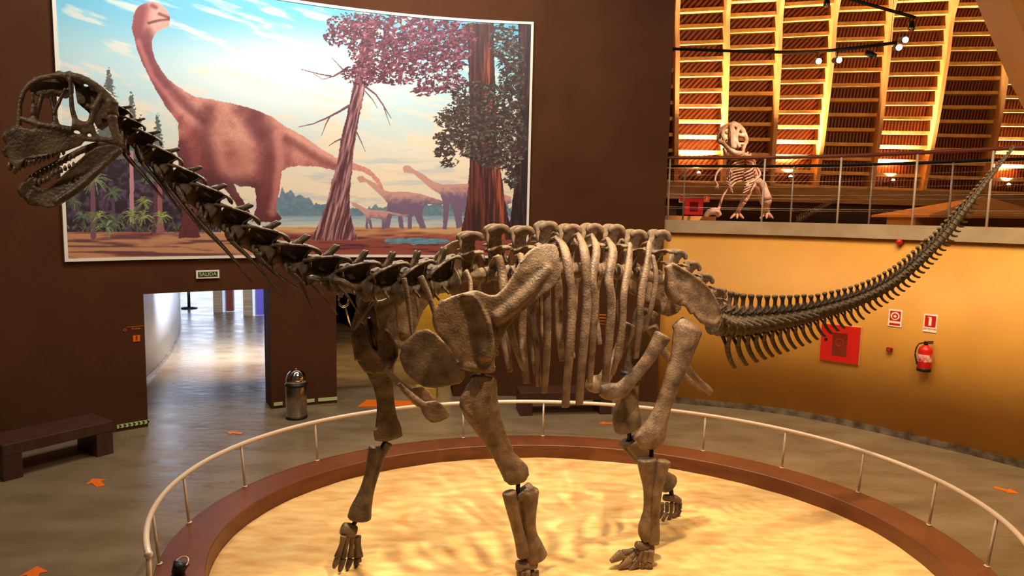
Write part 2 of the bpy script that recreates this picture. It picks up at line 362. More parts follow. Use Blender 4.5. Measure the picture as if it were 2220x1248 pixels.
# tan soffit that cuts the upper right corner
P = [aty(2134, -40, 10.5), aty(2150, 0, 10.5), aty(2176, 62, 10.4), aty(2197, 112, 10.3), aty(2222, 170, 10.2), aty(2290, 300, 10.0), aty(2420, 300, 9.6), aty(2420, -60, 10.)]
struct('ceiling', G().prism(P, (.25, .9, 0)).mesh('arched_soffit', M['soffit'], False))
# ================================================================== PODIUM
PC = np.array([.681, 6.694]); PA, PB_, PROT = 4.059, 3.224, -.0465
def ell(th, dr, z=0.):
    a, b = (PA + dr)*math.cos(th), (PB_ + dr)*math.sin(th)
    return np.array([PC[0] + a*math.cos(PROT) - b*math.sin(PROT), PC[1] + a*math.sin(PROT) + b*math.cos(PROT), z])
NT = 160; TH = [2*math.pi*i/NT for i in range(NT)]
def ering(prof):
    V = []; m = len(prof)
    for t in TH: V += [ell(t, d, z) for d, z in prof]
    return G().add(V, [(i*m + j, ((i + 1) % NT)*m + j, ((i + 1) % NT)*m + (j + 1) % m, i*m + (j + 1) % m) for i in range(NT) for j in range(m)])
o = put('podium_kerb', ering([(-.436, 0), (0, 0), (0, .226), (-.008, .234), (-.428, .234), (-.436, .226)]).mesh('podium_kerb', M['wood'], False))
for p in o.data.polygons: p.use_smooth = False
tag(o, 'wide oval kerb of reddish varnished wood around the sand', 'podium')
NR = 70; V = [ell(0, -PA, .05)]; F = []
V = []
for i in range(NR + 1):
    f = i/NR
    for t in TH:
        p = PC + (ell(t, -.438)[:2] - PC)*f
        z = .042 + .005*math.sin(p[0]*3.1 + 1.3*math.sin(p[1]*2.3))*math.sin(p[1]*2.7 + p[0]) + .003*math.sin(p[0]*9 + p[1]*7)*math.sin(p[1]*11 - p[0]*4)
        V.append((p[0], p[1], z))
F = [(i*NT + k, i*NT + (k + 1) % NT, (i + 1)*NT + (k + 1) % NT, (i + 1)*NT + k) for i in range(NR) for k in range(NT)]
o = put('sand_bed', G().add(V, F).mesh('sand_bed', M['sand'])); tag(o, 'raked pale yellow sand filling the oval podium', 'sand', kind='stuff')
# railing: from the joint at the left, over the back, to the right and out of frame
def eth(px, py, dr, z):
    P = atz(px, py, z)[:2]; return min(np.linspace(-math.pi, math.pi, 2000), key=lambda t: np.hypot(*(ell(t, dr)[:2] - P)))
DR = .022; ZR = .75
t0 = eth(297, 1207, DR, ZR) % (2*math.pi)
t1 = -.62
root = thing('guard_rail', ell(math.pi/2, .1), 'curved pale metal guard rail standing on the oval podium kerb', 'railing')
C = np.array([ell(t, DR, ZR) for t in np.linspace(t1, t0, 150)])
put('top_rail', G().loft(C, .027, K=12).mesh('top_rail', M['rail']), root)
e = C[-1]
g = G().ball(e, .034); g.loft([e, e + (.0, -.005, -.2), e + (.01, -.01, -.46)], .020); put('end_post', g.mesh('end_post', M['rail']), root)
posts = [(395, 1030), (518, 962), (667, 908), (1003, 873), (1177, 867), (1532, 897), (1706, 930), (1872, 978), (2028, 1040), (2160, 1118)]
ts = [eth(px, py, DR, ZR) for px, py in posts] + [eth(311, 1110, DR, ZR), -.33, -.52]
ts.append((ts[3] + 0)); ts = ts[:-1]
for t in ts:
    a, b = ell(t, DR, ZR), ell(t, -.022, .235)
    g = G().loft([b, b*.5 + a*.5, a], .014, K=8); g.lathe(b, [(.03, 0), (.03, .008), (.012, .01)], 12)
    put('rail_post', g.mesh('rail_post', M['rail']), root)
# small black floor lamp on the kerb, lower left
c = atz(384, 1250, .234)
t = thing('podium_floodlight', c, 'small black floodlight with a pale rim on the podium kerb, bottom left', 'floodlight')
put('housing', G().loft([c + (0, 0, .03), c + (.03, .03, .12)], [.05, .07], K=16).mesh('housing', M['black']), t)
g = G(); rim = [c + (.03, .03, .12) + np.array([.07*math.cos(q)*.8, .07*math.sin(q)*.8, .03*math.sin(q)]) for q in np.linspace(0, 2*math.pi, 25)]
put('rim', g.loft(rim, .006, K=6).mesh('rim', M['rail']), t)
put('foot', G().box(c + (0, 0, .012), (.1, .1, .024)).mesh('foot', M['black'], False), t)
# ================================================================== THINGS IN THE HALL
def text_mesh(s, size, m, name='lettering'):
    cu = bpy.data.curves.new(name, 'FONT'); cu.body = s; cu.size = size; cu.extrude = .0015; cu.align_x = 'CENTER'; cu.align_y = 'CENTER'
    o = bpy.data.objects.new(name, cu); COL.objects.link(o); dg = bpy.context.evaluated_depsgraph_get(); dg.update()
    me = bpy.data.meshes.new_from_object(o.evaluated_get(dg)); bpy.data.objects.remove(o); me.materials.clear(); me.materials.append(m); return me
def face_matrix(P, n):
    n = Vector([float(k) for k in n]).normalized(); z = Vector((0, 0, 1)); x = z.cross(n).normalized(); y = n.cross(x)
    Mx = Matrix((x, y, n)).transposed().to_4x4(); Mx.translation = Vector([float(k) for k in P]); return Mx
def wall_n(P): v = WC - np.asarray(P)[:2]; v = v/np.linalg.norm(v); return np.array([v[0], v[1], 0])
def placed(name, g, m, parent, Mx, smooth=False):
    return put(name, g.mesh(name, m, smooth), parent, Mx)
def plate_thing(name, P, n, label, category, group=None):
    Mx = face_matrix(P, n); t = bpy.data.objects.new(name, None); COL.objects.link(t); t.matrix_basis = Mx; WM[t.name] = Mx.copy()
    tag(t, label, category, group); return t, Mx
# exit sign
P = on_wall(450, 594, WR - .01); t, Mx = plate_thing('exit_sign', P, wall_n(P), 'small pale exit sign above the lit doorway', 'sign')
placed('frame', G().box((0, 0, .01), (.36, .135, .03)), M['white'], t, Mx)
placed('panel', G().box((0, 0, .027), (.30, .085, .006)), M['green'], t, Mx)
put('lettering', text_mesh('SALIDA', .082, M['lime']), t, Mx @ Matrix.Translation((0, 0, .032)))
# orange wall lettering and icon, left of the doorway
P = on_wall(290, 712, WR - .005); t, Mx = plate_thing('wall_lettering', P, wall_n(P), 'short line of orange lettering on the brown wall left of the doorway', 'lettering')
placed('arrow_ring', G().loft([(-.125 + .018*math.cos(q), .018*math.sin(q) - .01, .002) for q in np.linspace(0, 6.28, 13)], .004), M['orange'], t, Mx)
put('lettering', text_mesh('Aseos', .05, M['orange']), t, Mx @ Matrix.Translation((.03, 0, .002)))
placed('arrow_bar', G().box((.03, .032, .002), (.26, .006, .002)), M['orange'], t, Mx)
P = on_wall(296, 733, WR - .005); t, Mx = plate_thing('restroom_icon', P, wall_n(P), 'small orange square pictogram on the brown wall left of the doorway', 'sign')
placed('square', G().box((0, 0, .003), (.10, .10, .006)), M['orange'], t, Mx)
placed('figure', G().box((0, -.005, .008), (.018, .05, .004)).ball((0, .032, .008), .011), M['dkred'], t, Mx)
# orange lettering on the wall seen between the ribs
P = on_wall(1303, 692, WR - .005); t, Mx = plate_thing('wall_text_panel', P, wall_n(P), 'block of orange text lines on the brown wall behind the ribs', 'lettering')
for k, (dx, wd) in enumerate(((0, .22), (0, .22), (-.01, .18), (-.01, .18))):
    placed('text_line', G().box((dx, .09 - k*.06, .002), (wd, .022 if k < 2 else .012, .003)), M['orange'], t, Mx)
# photoluminescent strips
for k, (p0, p1, chev) in enumerate((((254, 936), (325, 922), True), ((594, 890), (613, 888), False), ((664, 879), (682, 878), False), ((690, 877), (731, 872), False))):
    A, B = on_wall(*p0, WR - .004), on_wall(*p1, WR - .004); n = max(1, 8 if chev else 1)
    a0, a1 = wang(A), wang(B)
    t = thing('glow_strip', wpt((a0 + a1)/2, WR, .08), ['green and white chevron strip at the foot of the wall left of the doorway', 'pale strip at the left corner of the pier foot', 'short pale strip just right of the steel bin', 'longer pale strip at the right end of the pier foot'][k], 'strip')
    arc = G(); arcbox(arc, a0, a1, WR - .012, WR - .002, .055, .115)
    put('tape', arc.mesh('tape', M['lime'], False), t)
    if chev:
        for j in range(7):
            c = a0 + (a1 - a0)*(j + .3)/7; d = (a1 - a0)/7*.35
            q = G().prism([wpt(c, WR - .016, .06), wpt(c + d, WR - .016, .06), wpt(c + d*1.9, WR - .016, .085), wpt(c + d, WR - .016, .112), wpt(c, WR - .016, .112), wpt(c + d*.9, WR - .016, .085)], wall_n(wpt(c, WR, 0))*.004)
            put('chevron', q.mesh('chevron', M['green'], False), t)
# bin
c = np.array([-3.65, 11.28, 0.])
t = thing('litter_bin', c, 'brushed steel litter bin with a chrome push dome beside the pier', 'bin')
put('body', G().lathe(c, [(.17, .03), (.175, .035), (.175, .56), (.168, .57)], 40).mesh('body', M['steel']), t)
put('base_ring', G().lathe(c, [(.182, 0), (.182, .035), (.17, .04)], 40).mesh('base_ring', M['black']), t)
put('collar', G().lathe(c, [(.176, .56), (.186, .57), (.186, .605), (.17, .61)], 40).mesh('collar', M['black']), t)
prof = [(.17, .60)] + [(.172*math.cos(q), .66 + .20*math.sin(q)) for q in np.linspace(0, 1.5, 14)] + [(.012, .862)]
dome = put('dome_lid', G().lathe(c, prof, 40).mesh('dome_lid', M['chrome']), t)
f = []
for (th, z) in ((-.55, .66), (-.55, .78), (.55, .78), (.55, .66)):
    r = .176*math.sqrt(max(.05, 1 - ((z - .66)/.2)**2)); f.append(c + (r*math.sin(th + .31), -r*math.cos(th + .31), z))
put('push_flap', G().prism(f, (.004, -.008, 0)).mesh('push_flap', M['steel'], False), dome)
# benches
def bench(name, A, B, depth, h, label, nrm, leg_w=.22, th=.15):
    A, B = np.array(A), np.array(B); u = (B - A)/np.linalg.norm(B - A); nrm = np.array(nrm)/np.linalg.norm(nrm); rz = math.atan2(u[1], u[0]); L = np.linalg.norm(B - A)
    c = (A + B)/2 + nrm*depth/2; t = thing(name, (*c, 0), label, 'bench')
    bevelled(put('seat', G().box((*c, h - th/2), (L, depth, th), rz).mesh('seat', M['bench'], False), t), .008)
    for s in (-1, 1):
        q = c + u*s*(L/2 - leg_w/2 - .001)
        bevelled(put('leg', G().box((*q, (h - th - .001)/2), (leg_w, depth - .01, h - th - .001), rz).mesh('leg', M['bench'], False), t), .006)
    return t
A, B = atz(8, 1045)[:2], atz(247, 982)[:2]; u = (B - A)/np.linalg.norm(B - A); nb = np.array([-u[1], u[0]])
bench('wall_bench', A, B, .62, .48, 'long dark wooden bench by the brown wall at the far left', nb)
A, B = atz(1127, 893)[:2], atz(1322, 889)[:2]; u = (B - A)/np.linalg.norm(B - A)
A = A + (0, -.25); B = B + (0, -.25)
bench('back_bench', A, B, .5, .42, 'dark wooden bench against the brown wall behind the skeleton ribs', np.array([-u[1], u[0]]))
# orange arrows on the floor
def arrow(px, py, ang, label, s=1.):
    c = atz(px, py); n = np.array([(-.17, -.05), (.02, -.05), (.02, -.12), (.18, 0), (.02, .12), (.02, .05), (-.17, .05)])*s
    ca, sa = math.cos(ang), math.sin(ang)
    P = [(c[0] + x*ca - y*sa, c[1] + x*sa + y*ca, .004) for x, y in n]
    tag(put('floor_arrow', G().prism(P, (0, 0, .004)).mesh('floor_arrow', M['orange'], False)), label, 'floor marking', 'orange arrows stuck on the floor')
arrow(210, 1046, 2.4, 'orange floor arrow in front of the left bench'); arrow(72, 1247, 2.0, 'orange floor arrow at the bottom left corner')
arrow(509, 938, 2.9, 'faint orange floor arrow below the lit doorway', .8); arrow(2182, 1063, -.8, 'orange floor arrow at the far right behind the rail', .8)
arrow(1313, 917, 3.1, 'orange floor arrow behind the skeleton hind legs', .7)
P = [atz(775, 882), atz(795, 867), atz(905, 870), atz(915, 880)]
tag(put('floor_mat', G().prism([(p[0], p[1], .006) for p in P], (0, 0, .01)).mesh('floor_mat', [M['orange']], False)), 'orange mat on the floor in front of the second opening', 'mat')
# corridor things
for k, (px, py, lab) in enumerate(((472, 676, 'left of the two brown display posts far down the bright corridor'), (537, 684, 'right of the two brown display posts far down the bright corridor'))):
    c = atz(px, py); t = thing('display_post', c, lab, 'display post', 'display posts in the corridor')
    put('board', G().box(c + (0, .1, 1.1), (.3, .25, 2.2), .15).mesh('board', M['band'], False), t)
    put('white_edge', G().box(c + (.20, .1, 1.1), (.08, .22, 2.2), .15).mesh('white_edge', M['plaster'], False), t)
    put('coloured_panel', G().box(c + (.36, .2, 1.12), (.22, .2, 2.2), .15).mesh('coloured_panel', M['handrail'] if k == 0 else M['violet'], False), t)
c = atz(410, 668); t = thing('barrier_stand', c, 'black barrier stand far down the bright corridor', 'stand')
put('base', G().lathe(c, [(.28, 0), (.28, .03), (.05, .06)], 24).mesh('base', M['black']), t); put('pole', G().loft([c + (0, 0, .05), c + (0, 0, 1.0)], .05).mesh('pole', M['black']), t)
# fire equipment on the ochre wall
YMIN = 0
def on_yellow(px, py, d=.0):
    R = ray(px, py); C2 = offs(YC, d); best = None
    for i in range(len(C2) - 1):
        a, b = C2[i], C2[i + 1]; Am = np.array([[R[0], a[0] - b[0]], [R[1], a[1] - b[1]]])
        try: t, s = np.linalg.solve(Am, a)
        except Exception: continue
        if 0 <= s <= 1 and t > 0: n = np.array([-(b - a)[1], (b - a)[0]]); best = (CAM + R*t, -np.array([*n, 0])/np.linalg.norm(n))
    return best
def quad_size(px0, px1, py0, py1, pc):
    P, n = on_yellow(*pc, -.004); d = np.linalg.norm(P - CAM); c = abs(n @ ((P - CAM)/d))
    return P, n, (px1 - px0)*P[1]/FPX/max(.2, abs(n[1])*1.0)*1., (py1 - py0)*P[1]/FPX
def surf_w(pa, pb):
    return float(np.linalg.norm((on_yellow(*pa)[0] - on_yellow(*pb)[0])[:2]))
P, n = on_yellow(1822, 744, -.004); wd = surf_w((1780, 744), (1864, 744)); ht = 82*P[1]/FPX*.98
t, Mx = plate_thing('hose_cabinet', P, n, 'square red fire hose cabinet with a dark window on the ochre wall', 'fire cabinet')
placed('surround', G().box((0, 0, .008), (wd + .03, ht + .03, .016)), M['purlin'], t, Mx); d = placed('door', G().box((0, 0, .03), (wd, ht, .05)), M['red'], t, Mx)
placed('window', G().box((0, -.01, .058), (wd*.38, ht*.62, .008)), M['dkred'], d, Mx); placed('latch', G().box((-wd*.36, .05, .06), (.05, .04, .012)), M['black'], d, Mx)
placed('hose_reel_ring', G().loft([(-.001 + wd*.1*math.cos(q), .02 + wd*.1*math.sin(q), .064) for q in np.linspace(0, 6.28, 17)], .006), M['red'], d, Mx)  # thin red ring in front of the cabinet window
P, n = on_yellow(1941, 689, -.004); wd = surf_w((1926, 689), (1956, 689)); ht = 38*P[1]/FPX
t, Mx = plate_thing('hose_reel_sign', P, n, 'square red and white hose reel sign on the ochre wall', 'sign')
placed('plate', G().box((0, 0, .004), (wd, ht, .008)), M['signwhite'], t, Mx); s = wd
placed('red_square', G().box((0, ht*.12, .010), (s*.78, s*.78, .004)), M['red'], t, Mx)
placed('reel_disc', G().loft([(0, ht*.12, .012), (0, ht*.12, .015)], s*.32, side=(0, 1, 0), K=28), M['signwhite'], t, Mx)
placed('reel_ring', G().loft([(s*.17*math.cos(q), ht*.12 + s*.17*math.sin(q), .016) for q in np.linspace(0, 6.283, 25)], s*.055), M['red'], t, Mx)
placed('red_band', G().box((0, -ht*.36, .010), (s*.78, ht*.12, .004)), M['red'], t, Mx)
P, n = on_yellow(2017, 700, -.004); wd = surf_w((2002, 700), (2032, 700)); ht = 40*P[1]/FPX
t, Mx = plate_thing('extinguisher_sign', P, n, 'red and white fire extinguisher sign above the extinguisher', 'sign'); s = wd
placed('plate', G().box((0, 0, .004), (wd, ht, .008)), M['signwhite'], t, Mx)
placed('red_square', G().box((0, ht*.10, .010), (s*.80, ht*.62, .004)), M['red'], t, Mx)
placed('extinguisher_figure', G().box((0, ht*.07, .014), (s*.2, ht*.42, .004)).box((-.01, ht*.31, .014), (s*.22, ht*.05, .004)), M['signwhite'], t, Mx)
put('lettering', text_mesh('EXTINTOR', ht*.13, M['red']), t, Mx @ Matrix.Translation((0, -ht*.33, .010)))
P, n = on_yellow(2005, 775, -.12); Q, _ = on_yellow(2005, 775, -.001)
t = thing('fire_extinguisher', P, 'red fire extinguisher with a black hose hanging on the ochre wall', 'fire extinguisher')
sc = 1.0; H = 62*P[1]/FPX; r = 14*P[1]/FPX; c = P + (0, 0, -H*.42)
put('cylinder', G().lathe(c, [(r*.9, 0), (r, .02), (r, H*.70), (r*.86, H*.78), (r*.45, H*.84), (r*.35, H*.88)], 28).mesh('cylinder', M['red']), t)
put('base_skirt', G().lathe(c + (0, 0, -.03), [(r*.98, 0), (r*1.03, .01), (r*1.03, .05), (r*.99, .055)], 28).mesh('base_skirt', M['black']), t)
put('label_band', G().lathe(c + (0, 0, H*.28), [(r*1.004, 0), (r*1.006, .01), (r*1.006, H*.26), (r*1.004, H*.27)], 28).mesh('label_band', mat('label_print', (240, 200, 190), (200, 30, 24), 14, rough=.4)), t)
put('valve', G().loft([c + (0, 0, H*.86), c + (0, 0, H*.98)], r*.3).box(c + (.03, -.02, H*1.0), (.13, .03, .02)).box(c + (.04, -.02, H*.94), (.11, .03, .014)).mesh('valve', M['black']), t)
hz = cat([c + (-.02, 0, H*.96), c + (-r*1.3, -.02, H*.9), c + (-r*1.75, -.03, H*.6), c + (-r*1.35, -.03, H*.2)], 24)
put('hose', G().loft(hz, .011).mesh('hose', M['black']), t)
b = G().loft([Q, P + (0, 0, 0)], .012); put('wall_bracket', b.mesh('wall_bracket', M['black']), t)
P, n = on_yellow(1930, 757, -.004); t, Mx = plate_thing('alarm_button', P, n, 'small dark red call point left of the extinguisher', 'call point')
bevelled(placed('housing', G().box((0, 0, .03), (.09, .07, .06)), M['dkred'], t, Mx)); placed('button', G().loft([(0, 0, .058), (0, 0, .066)], .02, side=(0, 1, 0), K=16), M['red'], t, Mx)
P, n = on_yellow(1952, 524, -.004); t, Mx = plate_thing('alarm_siren', P, n, 'small red alarm siren just under the mezzanine edge', 'alarm')
placed('dome', G().ball((0, 0, .04), .055, sc=(1, 1, 1)), M['red'], t, Mx, True); placed('mount', G().box((0, 0, .01), (.09, .06, .02)), M['dkred'], t, Mx)
# ================================================================== MEZZANINE
YR = offs(YC, .10)
def along(C, px, y=476):
    best = None
    for i in range(len(C) - 1):
        a, b = C[i], C[i + 1]; R = ray(px, y); Am = np.array([[R[0], a[0] - b[0]], [R[1], a[1] - b[1]]]); t, s = np.linalg.solve(Am, a)
        if 0 <= s <= 1 and t > 0: best = a + (b - a)*s
    return best
def balustrade(C, pxs, label, rail_m, rail_r, H, wires):
    root = thing('mezzanine_railing', (*along(C, 1800), 3.515), label, 'railing')
    C3 = np.array([(*p, 3.515 + H) for p in C if p[1] > 3]); put('handrail', G().loft(C3, rail_r, rail_r*.8, side=(0, 0, 1), K=10).mesh('handrail', rail_m), root)
    for px in pxs:
        p = along(C, px)
        if p is None: continue
        put('rail_post', G().loft([(*p, 3.50), (*p, 3.515 + H)], .018, K=8).mesh('rail_post', M['rail']), root)
    for k in range(wires):
        put('cable', G().loft(C3 - (0, 0, H*(k + .8)/(wires + .8)), .0035, K=5).mesh('cable', M['steel']), root)
balustrade(YR, (1447, 1651, 1815, 1978, 2140, 2310), 'near mezzanine railing with a thick red-brown handrail', M['handrail'], .032, 1.16, 4)
YF = offs(YC, 1.75); YF = YF[(YF[:, 1] > 7)]
balustrade(YF, (1480, 1714, 1884, 2056, 2230), 'far mezzanine railing with a thin dark handrail behind the first', M['iron'], .028, 1.13, 4)
# things on the far recess wall
def far_plate(name, px, py, wpx, hpx, m, label, category, th=.04):
    p = aty(px, py, 19.75); sx, sy = wpx*19.75/FPX, hpx*19.75/FPX; t = thing(name, p, label, category)
    return t, p, sx, sy
t, p, sx, sy = far_plate('mezzanine_exit_sign', 1461, 426, 17, 9, None, 'tiny white exit sign on the dark wall up on the mezzanine', 'sign')
put('panel', G().box(p, (sx, .03, sy)).mesh('panel', M['white'], False), t); put('arrow_mark', G().box(p + (0, -.02, 0), (sx*.6, .01, sy*.4)).mesh('arrow_mark', M['green'], False), t)
t, p, sx, sy = far_plate('mezzanine_fire_sign', 1478, 430, 12, 17, None, 'small pinkish red sign beside the white exit sign on the mezzanine', 'sign')
put('panel', G().box(p, (sx, .03, sy)).mesh('panel', M['signwhite'], False), t); put('red_square', G().box(p + (0, -.02, 0), (sx*.8, .01, sy*.8)).mesh('red_square', M['red'], False), t)
t, p, sx, sy = far_plate('mezzanine_hose_cabinet', 1503, 448, 40, 34, None, 'red hose cabinet on the dark wall up on the mezzanine', 'fire cabinet')
d = put('door', G().box(p, (sx, .12, sy)).mesh('door', M['red'], False), t); put('window', G().box(p + (0, -.065, 0), (sx*.45, .01, sy*.6)).mesh('window', M['dkred'], False), d)
t, p, sx, sy = far_plate('mezzanine_call_sign', 1532, 431, 12, 14, None, 'small orange sign right of the red cabinet on the mezzanine', 'sign')
put('panel', G().box(p, (sx, .03, sy)).mesh('panel', M['orange'], False), t); put('white_mark', G().box(p + (0, -.02, 0), (sx*.2, .01, sy*.6)).mesh('white_mark', M['white'], False), t)
t, p, sx, sy = far_plate('mezzanine_notice', 1995, 465, 18, 12, None, 'small white notice above a red extinguisher on the mezzanine', 'sign')
put('panel', G().box(p, (sx, .03, sy)).mesh('panel', M['signwhite'], False), t); put('mark', G().box(p + (0, -.02, 0), (sx*.4, .01, sy*.4)).mesh('mark', M['black'], False), t)
p = aty(1470, 470, 17.); tag(put('orange_display_table', G().box((p[0], p[1], 3.56), (1.6, 1.0, .10)).mesh('orange_display_table', M['canvas_tent'], False)), 'low orange display slab behind the skeleton on the mezzanine', 'display')
p = aty(2000, 478, 17.6); t = thing('mezzanine_extinguisher', (p[0], p[1], 3.5), 'small red extinguisher standing on the mezzanine near the canvas tent', 'fire extinguisher')
put('cylinder', G().lathe((p[0], p[1], 3.5), [(.1, 0), (.1, .2), (.04, .26)], 16).mesh('cylinder', M['red']), t); put('valve', G().box((p[0], p[1], 3.78), (.1, .05, .05)).mesh('valve', M['black'], False), t)
# canvas canopy
ap = aty(2135, 425, 15.5); y0 = 15.5; l = aty(2015, 466, 14.8); r = aty(2290, 470, 15.2); bk = ap + (0, 3, -.45)
t = thing('canvas_canopy', (ap[0], y0, 3.5), 'orange canvas canopy on a low booth at the right of the mezzanine', 'canopy')
V = [ap, l, l + (0, 2.4, 0), r + (0, 2.4, 0), r, l + (0, 0, -.05), l + (0, 2.4, -.05), r + (0, 2.4, -.05), r + (0, 0, -.05)]
put('canopy', G().add(V, [(0, 1, 4), (0, 2, 1), (0, 3, 2), (0, 4, 3), (1, 5, 8, 4), (2, 6, 5, 1), (3, 7, 6, 2), (4, 8, 7, 3), (5, 6, 7, 8)]).mesh('canopy', M['canvas_tent'], False), t)
put('booth_wall', G().box(((l[0] + r[0])/2, y0 + .6, 3.5 + (l[2] - 3.55)/2), ((r[0] - l[0])*.92, 1.2, l[2] - 3.55)).mesh('booth_wall', M['yellow'], False), t)
# low brown skeleton tail lying on the mezzanine (dark diagonal behind the rails)
q = cat([aty(1730, 479, 16.), aty(1790, 446, 16.5), aty(1850, 418, 17.2)], 26)
g = G().loft(q, np.linspace(.05, .012, 26), K=8)
for i in range(0, 24): g.loft([q[i], q[i] + (-.03, 0, .10*(1 - i/26) + .02)], [.03, .012], K=5)
tag(put('fossil_tail', g.mesh('fossil_tail', M['bone'])), 'thin dark fossil tail rising diagonally behind the mezzanine railings', 'skeleton')
# ------------------------------------------------------------------ lighting tracks with spotlights
def track(name, P, label, drops):
    C = cat(P, 30); t = thing(name, C[0], label, 'lighting track')
    put('rail', G().loft(C, .03, .03, K=4).mesh('rail', M['black'], False), t)
    for k in drops: put('suspension_cable', G().loft([C[k], C[k] + (0, 0, 2.4)], .004, K=5).mesh('suspension_cable', M['black']), t)
track('lighting_track', [aty(1350, 104, 15.), aty(1462, 106, 14.6), aty(1640, 112, 14.), aty(1760, 112, 13.6), aty(1860, 103, 13.2), aty(1945, 92, 12.9)], 'long black lighting track curving below the timber vault', (2, 14, 28))
track('lighting_track', [aty(1700, -45, 13.5), aty(1850, 0, 13.2), aty(1985, 38, 12.9)], 'short black lighting track at the top right', (3, 26))
bulb = glow('spot_lamp_glass', (236, 232, 255), 26)
def track_spot(px, py, y, d, lit, label, up=.16, to=None):
    c = aty(px, py, y) - (0, 0, .055); t = thing('track_spotlight', c, label, 'spotlight', 'spotlights on the tracks'); d = np.array(d, float); d /= np.linalg.norm(d)
    put('housing', G().loft([c - d*.13, c - d*.12, c + d*.06, c + d*.065], [.03, .055, .06, .058], K=16).mesh('housing', M['black']), t)
    put('lamp_glass', G().loft([c + d*.064, c + d*.07], .052, K=16).mesh('lamp_glass', bulb if lit else M['chrome']), t)
    put('arm', G().loft([c - d*.05, c + (0, 0, up) if to is None else to], .012, K=6).mesh('arm', M['black']), t)
track_spot(1773, 126, 13.5, (-.1, -1, -.25), True, 'glowing spotlight, left of the lit pair under the long track')
track_spot(1816, 124, 13.4, (.05, -1, -.2), True, 'glowing spotlight, right of the lit pair under the long track')
track_spot(1891, 113, 13.1, (.5, -.7, -.6), False, 'unlit spotlight on the right part of the long track', .08)
track_spot(1947, 96, 12.85, (-.2, -1, -.25), True, 'lower glowing spotlight of the pair at the end of the long track', .04)
track_spot(1960, 80, 12.9, (-.1, -1, -.2), True, 'upper glowing spotlight of the pair at the end of the long track', .1)
track_spot(1976, 52, 12.9, (-.3, -.6, -.8), False, 'unlit spotlight hanging from the end of the short track', .12)
track_spot(1793, 0, 13.3, (-.2, -.5, -.8), False, 'unlit spotlight on the short track at the frame top', .1)
track_spot(2163, 77, 11.0, (-.5, -.6, -.4), False, 'grey spotlight fixed by the tan soffit at the upper right', .1, aty(2194, 96, 10.75))
# ================================================================== MURAL (paint as vertex colours on the curved canvas)
def vnoise(x, y, seed=0):
    xi, yi = np.floor(x).astype(int), np.floor(y).astype(int); xf, yf = x - xi, y - yi
    h = lambda a, b: (np.sin((a*127.1 + b*311.7 + seed*74.7))*43758.5453) % 1.0
    u, v = xf*xf*(3 - 2*xf), yf*yf*(3 - 2*yf)
    return (h(xi, yi)*(1 - u) + h(xi + 1, yi)*u)*(1 - v) + (h(xi, yi + 1)*(1 - u) + h(xi + 1, yi + 1)*u)*v
def fbm(x, y, seed=0, o=4):
    s = 0; a = .5
    for i in range(o): s = s + a*vnoise(x*2**i, y*2**i, seed + i); a *= .5
    return s/(1 - .5**o)
MA0, MA1, MZ0, MZ1 = -46.18, -1.80, 2.755, 7.05
NX, NZ = 900, 500
aa = np.radians(np.linspace(MA0, MA1, NX)); zz = np.linspace(MZ0, MZ1, NZ); AA, ZZ = np.meshgrid(aa, zz)
RM = WR - .035
MP = np.stack([WC[0] + np.sin(AA)*RM, WC[1] + np.cos(AA)*RM, ZZ], -1)
PX, PY = project(MP)
C_ = np.zeros((NZ, NX, 3))
def lerp(a, b, t): t = np.asarray(t)[..., None]; return np.array(a)*(1 - t) + np.array(b)*t
def smooth01(x): x = np.clip(x, 0, 1); return x*x*(3 - 2*x)
def pmask(P, wob=0.):
    P = np.asarray(P, float); x, y = PX, PY
    if wob: x = x + wob*(fbm(PX/6, PY/6, 3) - .5)*2; y = y + wob*(fbm(PX/6, PY/6, 9) - .5)*2
    x0, x1, y0, y1 = P[:, 0].min() - wob*2, P[:, 0].max() + wob*2, P[:, 1].min() - wob*2, P[:, 1].max() + wob*2
    m = np.zeros(PX.shape, bool); sel = (PX > x0) & (PX < x1) & (PY > y0) & (PY < y1)
    xs, ys = x[sel], y[sel]; ins = np.zeros(xs.shape, bool); n = len(P)
    for i in range(n):
        (xa, ya), (xb, yb) = P[i], P[(i + 1) % n]
        c = ((ya > ys) != (yb > ys)); 
        if ya != yb: ins ^= c & (xs < (xb - xa)*(ys - ya)/(yb - ya) + xa)
    m[sel] = ins; return m
def sdist(P):
    """distance in pixels from a polyline"""
    d = np.full(PX.shape, 1e9)
    for (xa, ya), (xb, yb) in zip(P[:-1], P[1:]):
        vx, vy = xb - xa, yb - ya; t = np.clip(((PX - xa)*vx + (PY - ya)*vy)/(vx*vx + vy*vy + 1e-9), 0, 1)
        d = np.minimum(d, np.hypot(PX - xa - t*vx, PY - ya - t*vy))
    return d
def stroke(P, w0, w1, col):
    P = np.asarray(P, float); x0, x1, y0, y1 = P[:, 0].min() - 9, P[:, 0].max() + 9, P[:, 1].min() - 9, P[:, 1].max() + 9
    sel = (PX > x0) & (PX < x1) & (PY > y0) & (PY < y1); xs, ys = PX[sel], PY[sel]; m = np.zeros(xs.shape, bool)
    n = len(P) - 1
    for i in range(n):
        (xa, ya), (xb, yb) = P[i], P[i + 1]; vx, vy = xb - xa, yb - ya
        t = np.clip(((xs - xa)*vx + (ys - ya)*vy)/(vx*vx + vy*vy + 1e-9), 0, 1)
        w = w0 + (w1 - w0)*(i + t)/n; m |= np.hypot(xs - xa - t*vx, ys - ya - t*vy) < w/2
    q = C_[sel]; q[m] = col; C_[sel] = q
